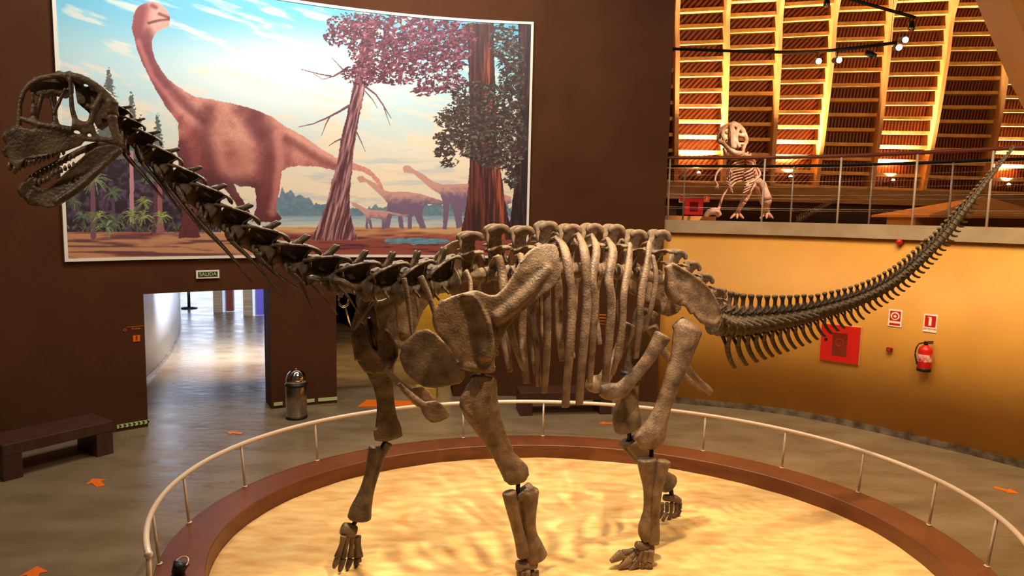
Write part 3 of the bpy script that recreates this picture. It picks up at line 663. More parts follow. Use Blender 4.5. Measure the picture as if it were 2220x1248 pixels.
# sky
C_[:] = lerp((96, 184, 218), (196, 228, 232), smooth01((PY - 10 + 60*(1 - PX/700))/190))
C_[:] = lerp(C_, (236, 244, 238), smooth01(1 - np.hypot((PX - 640)/420, (PY - 170)/150))[..., None][..., 0])
C_[:] = lerp(C_, (238, 226, 200), smooth01((PY - 210)/180))
C_[:] = lerp(C_, (150, 190, 204), smooth01((150 - PX)/150 + (PY - 20)/400)*.5*(PY < 260))
st = fbm((PX*.9 + PY*.35)/90, (PY - PX*.30)/14, 5); C_[:] = lerp(C_, (240, 232, 214), smooth01((st - .52)*5)*smooth01((420 - PY)/200)*.7)
cl = fbm(PX/60, PY/34, 12); C_[:] = lerp(C_, (248, 226, 196), smooth01((cl - .45)*4)*smooth01((PY - 180)/80)*.8)
C_[:] = lerp(C_, (196, 204, 204), smooth01((fbm(PX/80, PY/12, 22) - .52)*5)*smooth01((PY - 300)/60)*.7)
# far shore, lake, beach, ground
sh = 462 - 20*fbm(PX/22, PY*0, 31) - 8*vnoise(PX/5, PY*0, 32) - 46*np.exp(-((PX - 618)/26)**2)*(.6 + .4*vnoise(PX/6, PY*0, 33)) - 14*np.exp(-((PX - 660)/40)**2)
m = (PY > sh) & (PX > 560); C_[m] = lerp((92, 122, 142), (128, 156, 170), fbm(PX/9, PY/7, 34))[m]
m = PY > 468; C_[m] = lerp((140, 168, 188), (206, 208, 196), smooth01((PY - 466)/26 + (fbm(PX/50, PY/3, 40) - .5)*.8))[m]
gy = 490 + 4*fbm(PX/30, PY*0, 44)
m = PY > gy; C_[m] = lerp((216, 168, 118), (150, 76, 62), smooth01((PY - 492)/26 + (fbm(PX/60, PY/5, 45) - .5)*1.3))[m]
gl = fbm(PX/70, PY/5, 51); m = (PY > gy + 6); C_[m] = lerp(C_, (92, 40, 58), smooth01((gl - .5)*5)*smooth01((PY - 500)/20))[m]
m2 = (PX < 600) & (PY > 506); C_[m2] = lerp((196, 142, 104), (110, 62, 66), smooth01((fbm(PX/90, PY/6, 52) - .42)*4))[m2]
m = (np.hypot((PX - 905)/72, (PY - 522)/7 + (fbm(PX/14, PY/2, 6) - .5)*1.2) < 1); C_[m] = lerp((70, 120, 150), (130, 176, 190), fbm(PX/12, PY/2, 7))[m]
# left forest
fo = np.interp(PX, [120, 150, 200, 235, 270, 300, 345, 385, 420, 470], [430, 420, 372, 330, 310, 330, 350, 395, 440, 478]) + 10*fbm(PX/9, PY/9, 61)
m = (PY > fo) & (PY < 503) & (PX < 480); C_[m] = lerp((34, 20, 34), (96, 70, 98), smooth01((fbm(PX/10, PY/9, 62) - .3)*1.8))[m]
def conifer(x, y0, y1, w, ca=(70, 76, 78), cb=(120, 126, 118), seed=70):
    t = (PY - y0)/(y1 - y0); hw = w*np.clip(t, 0, 1)**.8*(.55 + .45*((PY/7.0) % 1.0)) + 2*(vnoise(PX/3, PY/3, seed) - .5)*4
    m = (t > 0) & (t < 1) & (np.abs(PX - x) < hw); C_[m] = lerp(ca, cb, fbm(PX/4, PY/3, seed + 1))[m]
conifer(236, 146, 345, 44); conifer(285, 196, 345, 24); conifer(342, 244, 400, 28, (66, 84, 84), (128, 140, 128)); conifer(304, 244, 360, 13)
for x, y0, y1, w0, w1, c in ((201, 392, 512, 9, 13, (118, 78, 92)), (245, 430, 480, 6, 8, (86, 66, 84)), (285, 330, 482, 8, 10, (190, 138, 148)), (228, 390, 470, 5, 6, (70, 46, 70))):
    stroke([(x, y0), (x + 1, y1)], w0, w1, c)
C_[pmask([(330, 350), (352, 350), (352, 470), (358, 505), (326, 508), (334, 470)])] = (150, 92, 96)
C_[pmask([(330, 350), (341, 350), (342, 470), (338, 505), (326, 508), (334, 470)])] = (92, 52, 66)
for i in range(260):
    cx, cy, R_, k = [(205, 388, 40, 0), (243, 418, 28, 1), (311, 438, 22, 2), (160, 438, 24, 1), (310, 470, 26, 2), (252, 478, 34, 1), (230, 492, 30, 0), (285, 466, 30, 2), (180, 470, 26, 1), (350, 470, 24, 2), (320, 385, 20, 1), (212, 470, 26, 2)][i % 12]
    a = random.uniform(0, 2*math.pi); r = R_*random.uniform(.6, 1)
    e = (cx + r*math.cos(a), cy + r*math.sin(a)*.75 + r*.15); md = (cx + r*.5*math.cos(a), cy + r*.5*math.sin(a)*.9 - 3)
    b = random.uniform(.7, 1.25); stroke([(cx, cy), md, e], 3.0, 1.2, np.array([(120, 140, 100), (94, 112, 84), (138, 150, 88)][k])*b)
for i in range(90):
    x = random.uniform(150, 480); y = random.uniform(488, 504); stroke([(x, y), (x + random.uniform(-10, 10), y - random.uniform(4, 14))], 2.5, 1, np.array((96, 112, 76))*random.uniform(.5, 1.2))
# the big sauropod
body = [(310, 8), (329, 3), (345, 7), (356, 16), (366, 30), (369, 40), (366, 58), (349, 64), (336, 74), (329, 91), (330, 108), (336, 128), (350, 152), (366, 172), (386, 188), (420, 209), (457, 215), (504, 224), (548, 236), (588, 252), (618, 273), (660, 296), (700, 325), (735, 345), (770, 354), (800, 366), (822, 388), (836, 418), (842, 436), (836, 436), (824, 408), (806, 384), (784, 371), (760, 368), (725, 369), (690, 361), (645, 359), (620, 364), (611, 372), (606, 410), (600, 440), (598, 458), (612, 474), (600, 482), (545, 480), (556, 450), (554, 408), (540, 404), (520, 404), (506, 398), (516, 418), (530, 440), (548, 470), (530, 474), (505, 432), (486, 408), (470, 400), (440, 410), (428, 430), (425, 470), (434, 515), (386, 516), (396, 470), (393, 430), (392, 385), (383, 330), (388, 300), (386, 266), (360, 232), (335, 190), (310, 140), (295, 100), (286, 60), (289, 34), (298, 16)]
m = pmask(body, 1.5)
sh_ = fbm(PX/26, PY/26, 81); top = np.interp(PX, [286, 330, 366, 420, 504, 588, 660, 735, 842], [10, 60, 172, 209, 224, 252, 296, 345, 420])
dpt = (PY - top)/150
base_c = lerp((216, 150, 132), (150, 72, 70), smooth01(dpt*1.1 + (sh_ - .5)*.9)); base_c = lerp(base_c, (96, 40, 46), smooth01((dpt - .85)*2.2 + (sh_ - .5)*.6))
base_c = base_c + (vnoise(PX/1.8, PY/1.8, 83) - .5)[..., None]*26
neckm = smooth01((400 - PX)/50)*smooth01((285 - PY)/50); nk = sdist([(305, 20), (296, 70), (318, 150), (350, 205), (388, 255)])
base_c = lerp(base_c, lerp((142, 66, 70), (222, 162, 148), smooth01((nk - 6)/26 + (sh_ - .5)*.5)), neckm)
C_[m] = base_c[m]
def shade(P, w, col, k=.7):
    d = sdist(P) + (fbm(PX/9, PY/9, int(w)) - .5)*w*.7; t = smooth01(1.05 - d/(w*1.9))*k*.85*m; C_[:] = lerp(C_, col, t)
shade([(322, 72), (326, 110), (350, 165), (400, 225), (440, 262)], 9, (98, 38, 46), .7); shade([(300, 90), (330, 165), (385, 235), (440, 275)], 5, (226, 150, 140), .6)
shade([(475, 235), (465, 290), (480, 350), (515, 400)], 16, (226, 168, 140), .6); shade([(452, 240), (440, 300), (455, 370)], 16, (92, 36, 42), .7)
shade([(530, 235), (560, 260), (585, 310), (580, 380), (570, 440)], 20, (110, 52, 56), .8); shade([(600, 290), (608, 340), (600, 420), (590, 460)], 9, (224, 150, 136), .7)
shade([(520, 300), (535, 340), (530, 380)], 22, (236, 178, 150), .55); shade([(560, 240), (545, 270), (560, 290)], 14, (96, 36, 50), .6)
shade([(388, 320), (400, 380), (470, 398), (545, 402)], 16, (72, 26, 36), .7); shade([(620, 300), (700, 350), (735, 365)], 8, (96, 36, 40), .6); shade([(630, 285), (700, 328), (740, 348)], 6, (230, 170, 150), .6)
shade([(345, 30), (366, 38)], 3, (90, 40, 44), .9); shade([(322, 50), (345, 44), (368, 42)], 2.4, (80, 30, 36), .9); shade([(330, 12), (338, 16)], 4, (96, 44, 46), .8)
# herd
hc = lambda a, b, sd: lerp(a, b, fbm(PX/7, PY/6, sd))
for P, top_y in (([(773, 386), (778, 381), (786, 381), (793, 387), (812, 396), (832, 412), (846, 416), (880, 415), (915, 421), (955, 434), (975, 440), (955, 444), (928, 442), (918, 450), (915, 466), (924, 495), (911, 495), (898, 466), (893, 470), (893, 496), (884, 496), (884, 470), (872, 466), (876, 496), (866, 494), (862, 466), (850, 466), (844, 495), (835, 495), (838, 460), (840, 440), (828, 426), (808, 408), (793, 394), (780, 396)], 420), ([(873, 364), (878, 358), (888, 359), (897, 367), (917, 377), (940, 394), (962, 400), (1015, 398), (1020, 440), (1015, 458), (1000, 460), (1004, 490), (990, 496), (984, 462), (975, 440), (972, 470), (968, 497), (960, 497), (961, 440), (954, 420), (935, 410), (913, 390), (896, 376), (876, 374)], 404), ([(762, 438), (772, 440), (797, 454), (830, 456), (870, 464), (888, 466), (870, 469), (842, 462), (838, 472), (835, 497), (828, 497), (828, 475), (804, 472), (808, 497), (803, 496), (798, 476), (798, 497), (793, 497), (793, 468), (782, 456), (764, 446)], 458), ([(1090, 420), (1108, 426), (1110, 440), (1090, 446)], 425)):
    mm = pmask(P, .6); C_[mm] = lerp((206, 156, 146), (122, 100, 128), smooth01((PY - top_y)/26 + (fbm(PX/6, PY/6, 90) - .5)*.8))[mm]
# dead tree
tr = pmask([(785, 60), (815, 60), (806, 130), (792, 190), (778, 260), (768, 320), (758, 420), (760, 470), (775, 520), (672, 520), (694, 480), (712, 425), (730, 350), (742, 290), (754, 240), (765, 188), (778, 120)], 2)
bark = fbm((PX + (PY - 500)*.22)/3.2, PY/38, 101); C_[tr] = lerp((84, 44, 54), (204, 150, 146), smooth01((bark - .35)*2.2))[tr]
br = (116, 76, 84)
for P, a, b in (([(772, 152), (745, 153), (722, 166), (690, 160), (652, 150)], 6, 1.5), ([(745, 153), (730, 136), (718, 124)], 3, 1), ([(757, 229), (735, 242), (712, 254), (680, 268), (648, 275)], 6, 1.5), ([(715, 253), (706, 270), (697, 294)], 3.5, 1), ([(790, 186), (815, 205), (832, 230), (848, 256)], 5, 1.5), ([(792, 198), (808, 216), (818, 234)], 3, 1), ([(770, 280), (782, 305), (792, 328)], 3.5, 1), ([(742, 300), (728, 306), (713, 316)], 4, 1.2), ([(830, 225), (838, 250), (846, 272)], 2.5, 1), ([(722, 166), (700, 172), (680, 160)], 2, 1), ([(785, 105), (768, 100), (752, 106)], 4, 1.5)):
    stroke(P, a, b, br)
# redwood trunks at the right
tk = pmask([(1013, 50), (1070, 50), (1074, 200), (1080, 330), (1096, 440), (1112, 520), (996, 520), (1012, 440), (1020, 330), (1017, 200)], 2)
bark = fbm(PX/3.4, PY/60, 111); C_[tk] = lerp(lerp((52, 20, 24), (120, 56, 44), smooth01((bark - .3)*2)), (206, 104, 62), smooth01(1 - np.abs(PX - (1062 + (PY - 200)*.08))/22)*.75*smooth01((PY - 60)/120)*smooth01((bark - .2)*2))[tk]
tk2 = pmask([(1124, 50), (1160, 50), (1160, 520), (1100, 520), (1112, 430), (1120, 300)], 2); C_[tk2] = lerp((34, 14, 22), (92, 44, 44), smooth01((fbm(PX/3, PY/50, 113) - .4)*2))[tk2]
for P, a, b in (([(1016, 78), (985, 96), (940, 110), (890, 112)], 9, 3), ([(1016, 60), (980, 70), (930, 66)], 6, 2), ([(1016, 118), (995, 130), (975, 150)], 6, 2), ([(1068, 78), (1100, 90), (1126, 110)], 7, 4), ([(1068, 118), (1100, 130), (1124, 130)], 7, 4), ([(1068, 60), (1124, 66)], 7, 5)):
    stroke(P, a, b, (66, 28, 36))
# foliage dabs
def dabs(n, blobs, cols, L0=5, L1=11):
    cs = np.cumsum([b[2]*b[3] for b in blobs]); cs = cs/cs[-1]
    for i in range(n):
        cx, cy, rx, ry = blobs[int(np.searchsorted(cs, random.random()))]
        while True:
            u, v = random.uniform(-1, 1), random.uniform(-1, 1)
            if u*u + v*v < 1: break
        x, y = cx + u*rx, cy + v*ry
        if y < 28 + (x - 560)*.04 - 40: continue
        a = random.uniform(-.6, 3.7); L = random.uniform(L0, L1)
        stroke([(x, y), (x + L*math.cos(a), y + L*math.sin(a)*.7)], random.uniform(3, 5), 1.5, np.array(random.choice(cols))*random.uniform(.75, 1.2))
def mass(blobs, col, col2, th):
    n1 = fbm(PX/7, PY/6, 131); 
    for cx, cy, rx, ry in blobs:
        r = np.hypot((PX - cx)/rx, (PY - cy)/ry); m = (r < 1) & (n1 > th + .16*r) & (PY > 24)
        C_[m] = lerp(col, col2, fbm(PX/5, PY/4, 133))[m]
mar = [(112, 50, 70), (84, 32, 50), (140, 78, 92), (70, 28, 40)]
grn = [(52, 36, 36), (72, 66, 56), (98, 98, 78), (52, 28, 32), (76, 40, 40)]
MB_ = [(770, 48, 62, 22), (740, 78, 40, 22), (850, 62, 90, 34), (940, 70, 76, 34), (830, 110, 78, 40), (900, 120, 80, 44), (970, 120, 46, 50), (790, 160, 50, 24), (860, 160, 60, 24), (960, 180, 55, 22), (920, 196, 24, 12), (1000, 90, 30, 40)]
GB_ = [(1040, 205, 60, 30), (1090, 230, 50, 44), (1010, 240, 50, 24), (980, 260, 36, 20), (1050, 270, 80, 34), (985, 300, 46, 22), (1060, 320, 70, 30), (965, 330, 24, 14), (1100, 300, 44, 60), (975, 352, 20, 10), (1110, 150, 30, 60), (1095, 90, 36, 40), (1080, 345, 50, 22), (1110, 385, 16, 24)]
mass(MB_, (88, 34, 54), (128, 66, 84), .42); mass(GB_, (44, 30, 30), (84, 74, 62), .40)
dabs(2300, MB_, mar, 4, 9); dabs(2600, GB_, grn, 4, 9)
mu = (np.minimum(np.abs(AA - aa[0]), np.abs(AA - aa[-1]))*RM < .0) 
C_ = np.clip(C_, 0, 255)/255.; LINC = np.where(C_ <= .04045, C_/12.92, ((C_ + .055)/1.055)**2.4)
me = bpy.data.meshes.new('canvas'); nv = NX*NZ
me.vertices.add(nv); me.vertices.foreach_set('co', MP.reshape(-1))
idx = np.arange(nv).reshape(NZ, NX); Q = np.stack([idx[:-1, :-1], idx[:-1, 1:], idx[1:, 1:], idx[1:, :-1]], -1).reshape(-1, 4)
me.loops.add(Q.size); me.loops.foreach_set('vertex_index', Q.reshape(-1)); me.polygons.add(len(Q)); me.polygons.foreach_set('loop_start', np.arange(0, Q.size, 4))
me.update(calc_edges=True)
ca_ = me.color_attributes.new('paint', 'FLOAT_COLOR', 'POINT'); ca_.data.foreach_set('color', np.concatenate([LINC.reshape(-1, 3), np.ones((nv, 1))], 1).reshape(-1))
pm = bpy.data.materials.new('painted_canvas'); pm.use_nodes = True; nt = pm.node_tree; at_ = nt.nodes.new('ShaderNodeVertexColor'); at_.layer_name = 'paint'
nt.links.new(at_.outputs[0], nt.nodes['Principled BSDF'].inputs['Base Color']); nt.nodes['Principled BSDF'].inputs['Roughness'].default_value = .55
me.materials.append(pm)
mural = thing('mural', wpt((MA0 + MA1)/2, WR, MZ0), 'huge curved mural of long-necked dinosaurs by a lake among tall trees', 'mural')
put('painted_canvas', me, mural)
g = G(); fw = .045
fa = math.degrees(fw/WR)
arcbox(g, MA0 - fa, MA1 + fa, WR - .05, WR + .001, MZ1, MZ1 + fw); arcbox(g, MA0 - fa, MA1 + fa, WR - .05, WR + .001, MZ0 - fw, MZ0)
arcbox(g, MA0 - fa, MA0, WR - .05, WR + .001, MZ0, MZ1); arcbox(g, MA1, MA1 + fa, WR - .05, WR + .001, MZ0, MZ1)
put('frame', g.mesh('frame', M['white'], False), mural)
g = G(); arcbox(g, MA0, MA1, WR - .033, WR + .0005, MZ0, MZ1); put('backing', g.mesh('backing', M['white'], False), mural)
# ================================================================== THE GREAT SAUROPOD SKELETON
NL = BN.copy()                                     # towards the far side
SK = thing('sauropod_skeleton', (.45, 6.5, .05), 'huge mounted long-necked dinosaur skeleton striding on the sand of the podium', 'skeleton')
def rad(px, P): return px*.5*np.linalg.norm(P - CAM)/FPX*.98
def trace(pts, n=22, thick=.85, far=False, K=12, jit=.035, round_ends=True):
    """pts: (px, py, width px, lateral) -> loft centres, half widths"""
    P = np.array([[*bp(p[0], p[1], p[3]), rad(p[2], bp(p[0], p[1], p[3]))] for p in pts]); P = cat(P, n)
    C, R = P[:, :3], np.maximum(P[:, 3], .002)
    if round_ends:
        T0 = C[0] - C[1]; T0 /= np.linalg.norm(T0); T1 = C[-1] - C[-2]; T1 /= np.linalg.norm(T1)
        C = np.vstack([C[0] + T0*R[0]*.22, C[0] + T0*R[0]*.14, C, C[-1] + T1*R[-1]*.14, C[-1] + T1*R[-1]*.22]); R = np.r_[R[0]*.70, R[0]*.92, R, R[-1]*.92, R[-1]*.70]
    if far: C = mirror(C)
    return C, R
def bone(name, pts, thick=.85, far=False, extra=(), n=22, voxel=.012, m='bone', parent=SK, label=None, smooth=3):
    g = G()
    for p in [pts] + list(extra):
        C, R = trace(p, n, far=far); view = np.array([0, 1, 0.]) if not len(p[0]) > 4 else None
        T = C[-1] - C[0]; T = T/np.linalg.norm(T); side = np.cross(T, NL)          # width lies in the picture-parallel plane
        g.loft(C, R, R*thick, side=side, K=14, jitter=.018)
    o = put(name, fuse(g, name, M[m], voxel, smooth), parent)
    if label: o['label'] = label
    return o
def plate(name, outline, lat, th, far=False, extra=(), voxel=.014, m='bone', bulge=0., smooth=5, rods=(), shift=None):
    """flat bone from its outline; lat may be a function of (px, py)"""
    f = lat if callable(lat) else (lambda a, b: lat)
    P = np.array([bp(a, b, f(a, b)) for a, b in outline]); g = G()
    if far: P = mirror(P)
    if shift is not None: P = P + shift
    g.prism(P, NL*th)
    for r in rods:
        C, R = trace([(a, b, w_, f(a, b) + dl) for a, b, w_, dl in r], 16, far=far); C = C if shift is None else C + shift; g.loft(C, R, R*.8, side=(0, 0, 1), K=10)
    return put(name, fuse(g, name, M[m], voxel, smooth), SK)
# --- spine path (px, py, lat)
NECK = [(250, 246, -.26), (276, 276, -.25), (306, 306, -.23), (345, 346, -.2), (392, 390, -.17), (444, 432, -.14), (500, 478, -.1), (562, 522, -.07), (630, 558, -.03), (700, 586, 0), (770, 604, 0), (838, 612, 0), (900, 610, 0), (960, 602, 0)]
BACK = [(1020, 598), (1078, 594), (1132, 590), (1182, 588), (1230, 586), (1276, 586), (1320, 588), (1364, 592), (1408, 598)]
SACR = [(1446, 612), (1474, 628), (1502, 648), (1528, 670)]
TAIL = cat([(1548, 700), (1590, 706), (1640, 702), (1700, 694), (1750, 684), (1800, 670), (1850, 654), (1900, 632), (1950, 601), (2000, 557), (2050, 505), (2100, 442), (2150, 378), (2200, 317)], 400)
def frame(T):
    T = T/np.linalg.norm(T); N = NL - (NL @ T)*T; N /= np.linalg.norm(N); U = np.cross(T, N)
    if U[2] < 0 and abs(T[2]) < .95: U = -U
    return T, N, U
def basis(P, T, N, U, sx, sy, sz):
    Mx = Matrix(((T[0]*sx, N[0]*sy, U[0]*sz, P[0]), (T[1]*sx, N[1]*sy, U[1]*sz, P[1]), (T[2]*sx, N[2]*sy, U[2]*sz, P[2]), (0, 0, 0, 1))); return Mx
# cervical prototype, one unit long
def cervical(var=0):
    random.seed(20 + var); g = G()
    g.loft([(-.66, 0, -.02), (-.6, 0, -.02), (-.48, 0, -.02), (-.2, 0, -.03), (.1, 0, -.03), (.32, 0, -.02), (.46, 0, 0), (.52, 0, 0)], [.12, .24, .28, .17, .17, .28, .36, .32], [.12, .24, .28, .16, .16, .28, .36, .32], K=16)
    g.prism([(-.38, 0, .05), (-.4, 0, .34), (-.1, 0, .46), (.3, 0, .56), (.42, 0, .40), (.34, 0, .08)], (0, .09, 0))
    for s in (-1, 1):
        g.loft(cat([(-.72, s*.26, .22), (-.5, s*.30, .34), (-.15, s*.25, .46), (.2, s*.22, .56), (.52, s*.20, .60), (.72, s*.17, .52)], 16), [.05]*4 + [.035]*8 + [.05, .06, .055, .03], [.09]*4 + [.06]*8 + [.08, .09, .08, .04], side=(0, 0, 1), K=8)
        g.prism([(-.45, s*.30, .35), (-.15, s*.25, .47), (.2, s*.22, .57), (.5, s*.2, .61), (.42, 0, .52), (-.1, 0, .44), (-.38, 0, .33)], (0, 0, .035))
        g.loft([(.40, s*.21, .58), (.30, s*.14, .3), (.36, s*.2, .05)], [.035, .03, .05], [.06, .05, .07], K=8)
        g.loft([(-.55, s*.30, .32), (-.46, s*.2, .14), (-.4, s*.16, 0)], [.04, .035, .05], K=8)
        g.loft([(-.05, s*.08, .0), (-.1, s*.26, -.06), (-.02, s*.40, -.16)], [.10, .06, .05], [.05, .04, .04], side=(1, 0, 0), K=8)
        g.loft([(-.45, s*.1, -.1), (-.4, s*.26, -.22), (-.36, s*.34, -.28)], [.06, .045, .045], K=8)
        g.loft([(-.05, s*.06, .44), (.05, s*.12, .62), (.14, s*.15, .78), (.2, s*.155, .82)], [.13, .08, .07, .04], [.05, .045, .05, .03], side=(1, 0, 0), K=8)
    return fuse(g, 'cervical_vertebra', M['bone_dark'], .022, 2)
CV = [cervical(0), cervical(1)]
def dorsal(h, wdt, var=0):
    g = G()
    g.loft([(-.5, 0, 0), (-.46, 0, 0), (-.25, 0, 0), (.2, 0, 0), (.44, 0, 0), (.5, 0, 0)], [.36, .42, .3, .3, .44, .38], K=16)
    g.prism([(-.3, 0, .2), (-.34, 0, 1.2), (.3, 0, 1.3), (.26, 0, .2)], (0, .26, 0))
    for s in (-1, 1):
        g.loft(cat([(0, s*.1, 1.1), (0, s*.6, 1.32), (.02, s*1.1, 1.36), (0, s*wdt, 1.30)], 10), [.2, .17, .16, .15, .15, .15, .16, .2, .22, .15], [.09]*10, side=(1, 0, 0), K=8)
        g.loft([(-.02, s*.2, .35), (-.02, s*.62, 1.0), (0, s*1.0, 1.3)], [.09, .05, .08], [.05, .04, .05], side=(1, 0, 0), K=8)
        g.loft([(-.42, s*.22, 1.15), (.46, s*.22, 1.28)], [.08, .1], K=8)
        g.loft(cat([(-.05, s*.1, 1.2), (-.1, s*.14, 1.5), (-.1, s*.26, h - .3), (-.05, s*.34, h - .05)], 12), np.linspace(.28, .26, 12), [.12]*12, side=(1, 0, 0), K=10)
        g.loft(cat([(-.34, s*.34, h - .2), (-.24, s*.37, h), (.02, s*.40, h + .1), (.27, s*.38, h), (.36, s*.36, h - .28)], 14), [.08, .12, .15, .17, .17, .17, .17, .17, .17, .17, .16, .15, .12, .07], [.14]*14, side=(0, 0, 1), K=10)
    g.prism([(-.2, 0, 1.1), (-.14, 0, h - .45), (.2, 0, h - .4), (.22, 0, 1.1)], (0, .14, 0))
    return fuse(g, 'dorsal_vertebra', M['bone'], .055, 3)
DV = dorsal(2.15, 1.45)
def caudal(tr, nm='caudal_vertebra', hs=2.6):
    g = G()
    g.loft([(-.46, 0, 0), (-.44, 0, 0), (-.25, 0, 0), (.2, 0, 0), (.42, 0, 0), (.46, 0, 0)], [.75, .98, .78, .78, .98, .75], K=16)
    g.loft([(-.05, 0, .5), (0, 0, 1.2), (.02, 0, 1.6)], [.36, .28, .2], [.45, .35, .22], side=(1, 0, 0), K=10)
    g.loft([(0, 0, 1.3), (.05, 0, hs - .5), (.02, 0, hs - .15), (.0, 0, hs)], [.20, .22, .31, .22], [.18, .18, .36, .28], side=(1, 0, 0), K=10)
    for s in (-1, 1):
        g.loft([(-.62, s*.3, .98), (0, s*.28, 1.15), (.56, s*.22, 1.5)], [.13, .11, .13], K=8)
        if tr: g.loft([(0, s*.7, .35), (.06, s*1.3, .35), (.12, s*tr, .3)], [.16, .12, .07], [.28, .22, .12], side=(1, 0, 0), K=8)
    return fuse(g, nm, M['bone_dark'], .075, 2)
CD1, CD2, CD3 = caudal(2.1), caudal(1.2, hs=2.4), caudal(0, hs=2.1)
g = G()
for s in (-1, 1): g.loft([(-.15, s*.45, -.85), (0, s*.3, -1.3), (.12, s*.05, -1.8)], [.16, .14, .14], K=8)
g.loft(cat([(.1, 0, -1.65), (.28, 0, -2.4), (.62, 0, -3.2), (.95, 0, -3.7)], 12), np.linspace(.21, .17, 12), np.linspace(.16, .12, 12), side=(1, 0, 0), K=8)
CH = fuse(g, 'chevron', M['bone_dark'], .06, 2)
# cervicals
NP3 = np.array([bp(*p) for p in NECK]); nn = len(NECK); cerv = []
for i in range(nn):
    P = NP3[i]; T = NP3[min(i + 1, nn - 1)] - NP3[max(i - 1, 0)]; L = (np.linalg.norm(NP3[min(i + 1, nn - 1)] - NP3[max(i - 1, 0)]))/(2 if 0 < i < nn - 1 else 1)
    T, N, U = frame(T); k = i/(nn - 1); Hh = L*(1.05 if i > 2 else 1.0) if i < 10 else .30; hz = .145 + .185*min(1, k*1.18)
    W = hz*1.15
    o = put('cervical_vertebra', CV[i % 2], SK, basis(P + U*(-.18*hz), T, N, U, L*.98, W*1.15, hz*1.22)); cerv.append((o, P, T, N, U, L, hz))
# cervical ribs: forked head under the vertebra, long thin rod trailing back
RODS = {3: [(352, 392), (400, 452), (436, 498)], 4: [(398, 440), (448, 498), (478, 528)], 5: [(440, 488), (494, 548), (552, 620)], 6: [(500, 520), (560, 580), (634, 669)], 7: [(560, 556), (600, 596), (656, 634)], 8: [(632, 590), (655, 614), (690, 690)], 9: [(668, 606), (700, 640), (732, 682)], 10: [(722, 606), (752, 640), (778, 680)], 2: [(306, 350), (340, 392), (392, 462)], 1: [(268, 330), (310, 380), (352, 430)]}
for i, pts in RODS.items():
    o, P, T, N, U, L, hz = cerv[i]
    for far in (False, True):
        lat = NECK[i][2] - hz*.42
        hd = P - N*hz*.42 + U*(-hz*.25); q = [hd]
        q += [bp(pts[0][0], pts[0][1], lat - .03), bp(pts[1][0], pts[1][1], lat - .05), bp(pts[2][0], pts[2][1], lat - .02)]
        if far: q = [p + N*(2*hz*.42) + (T*.02) for p in q]
        C = cat(q, 18); g = G(); R = np.interp(np.linspace(0, 1, 18), [0, .15, .3, .6, 1], [.018, .034, .020, .011, .004])*(.7 + .05*i)
        g.loft(C, R, R*.6, K=8); g.loft([P - (N if not far else -N)*hz*.2 + T*L*.25 - U*hz*.2, (q[0] + q[1])/2 + T*.02, q[1]], [R[0]*1.1, R[0]*.9, R[3]], K=6)
        put('cervical_rib', g.mesh('cervical_rib', M['bone_dark']), o, I4)
# dorsals
pts = [NECK[-1][:2]] + BACK; BP3 = np.array([bp(*p) for p in pts]); allp = np.vstack([NP3[-2:-1], BP3, [bp(*SACR[0])]])
for i in range(1, len(allp) - 1):
    P = allp[i]; T = allp[i + 1] - allp[i - 1]; L = np.linalg.norm(T)/2; T, N, U = frame(T)
    if i == 1: continue
    k = i/9; sz = (.165 + .03*min(1, i/4))*(1 + .05*math.sin(i*2.7)); T = T + U*.05*math.sin(i*1.9)*L; T, N, U = frame(T)
    put('dorsal_vertebra', DV, SK, basis(P, T, N, U, L*.98, .20, sz))
SP3 = np.array([bp(*BACK[-1])] + [bp(*p) for p in SACR] + [bp(1548, 700)])
for i in range(1, 5):
    P = SP3[i]; T = SP3[i + 1] - SP3[i - 1]; L = np.linalg.norm(T)/2; T, N, U = frame(T)
    put('sacral_vertebra', DV, SK, basis(P, T, N, U, L*.98, .15, .165 - .012*i))
# tail
TL3 = np.array([bp(a, b, 0) for a, b in TAIL]); sl = np.r_[0, np.cumsum(np.linalg.norm(np.diff(TL3, axis=0), axis=1))]
pxr = lambda x: np.interp(x, [1548, 1600, 1660, 1750, 1850, 1950, 2050, 2120, 2200], [28, 25.5, 21.5, 16.5, 13, 11.2, 9.5, 6.8, 2.5])
s = .03; i = 0
while s < sl[-1] - .02:
    P = np.array([np.interp(s, sl, TL3[:, j]) for j in range(3)]); P2 = np.array([np.interp(s + .05, sl, TL3[:, j]) for j in range(3)]); x_, y_ = project(P)
    R = pxr(x_)*np.linalg.norm(P - CAM)/FPX*1.02; sp = max(.05, .119 - .0010*i); T, N, U = frame(P2 - P if s < sl[-1] - .06 else TL3[-1] - TL3[-8])
    far_tip = x_ > 2090
    o = put('caudal_vertebra', CD1 if i < 12 else (CD2 if i < 34 else CD3), SK, basis(P, T, N, U, sp*.99, R, R*(1. if not far_tip else .8)))
    if 1 <= i and x_ < 2110:
        lc = .86*(1 if x_ < 1850 else .85) ; put('chevron', CH, SK, basis(P + T*sp*.5, T, N, U, R*1.35, R, R*lc))
    s += sp; i += 1
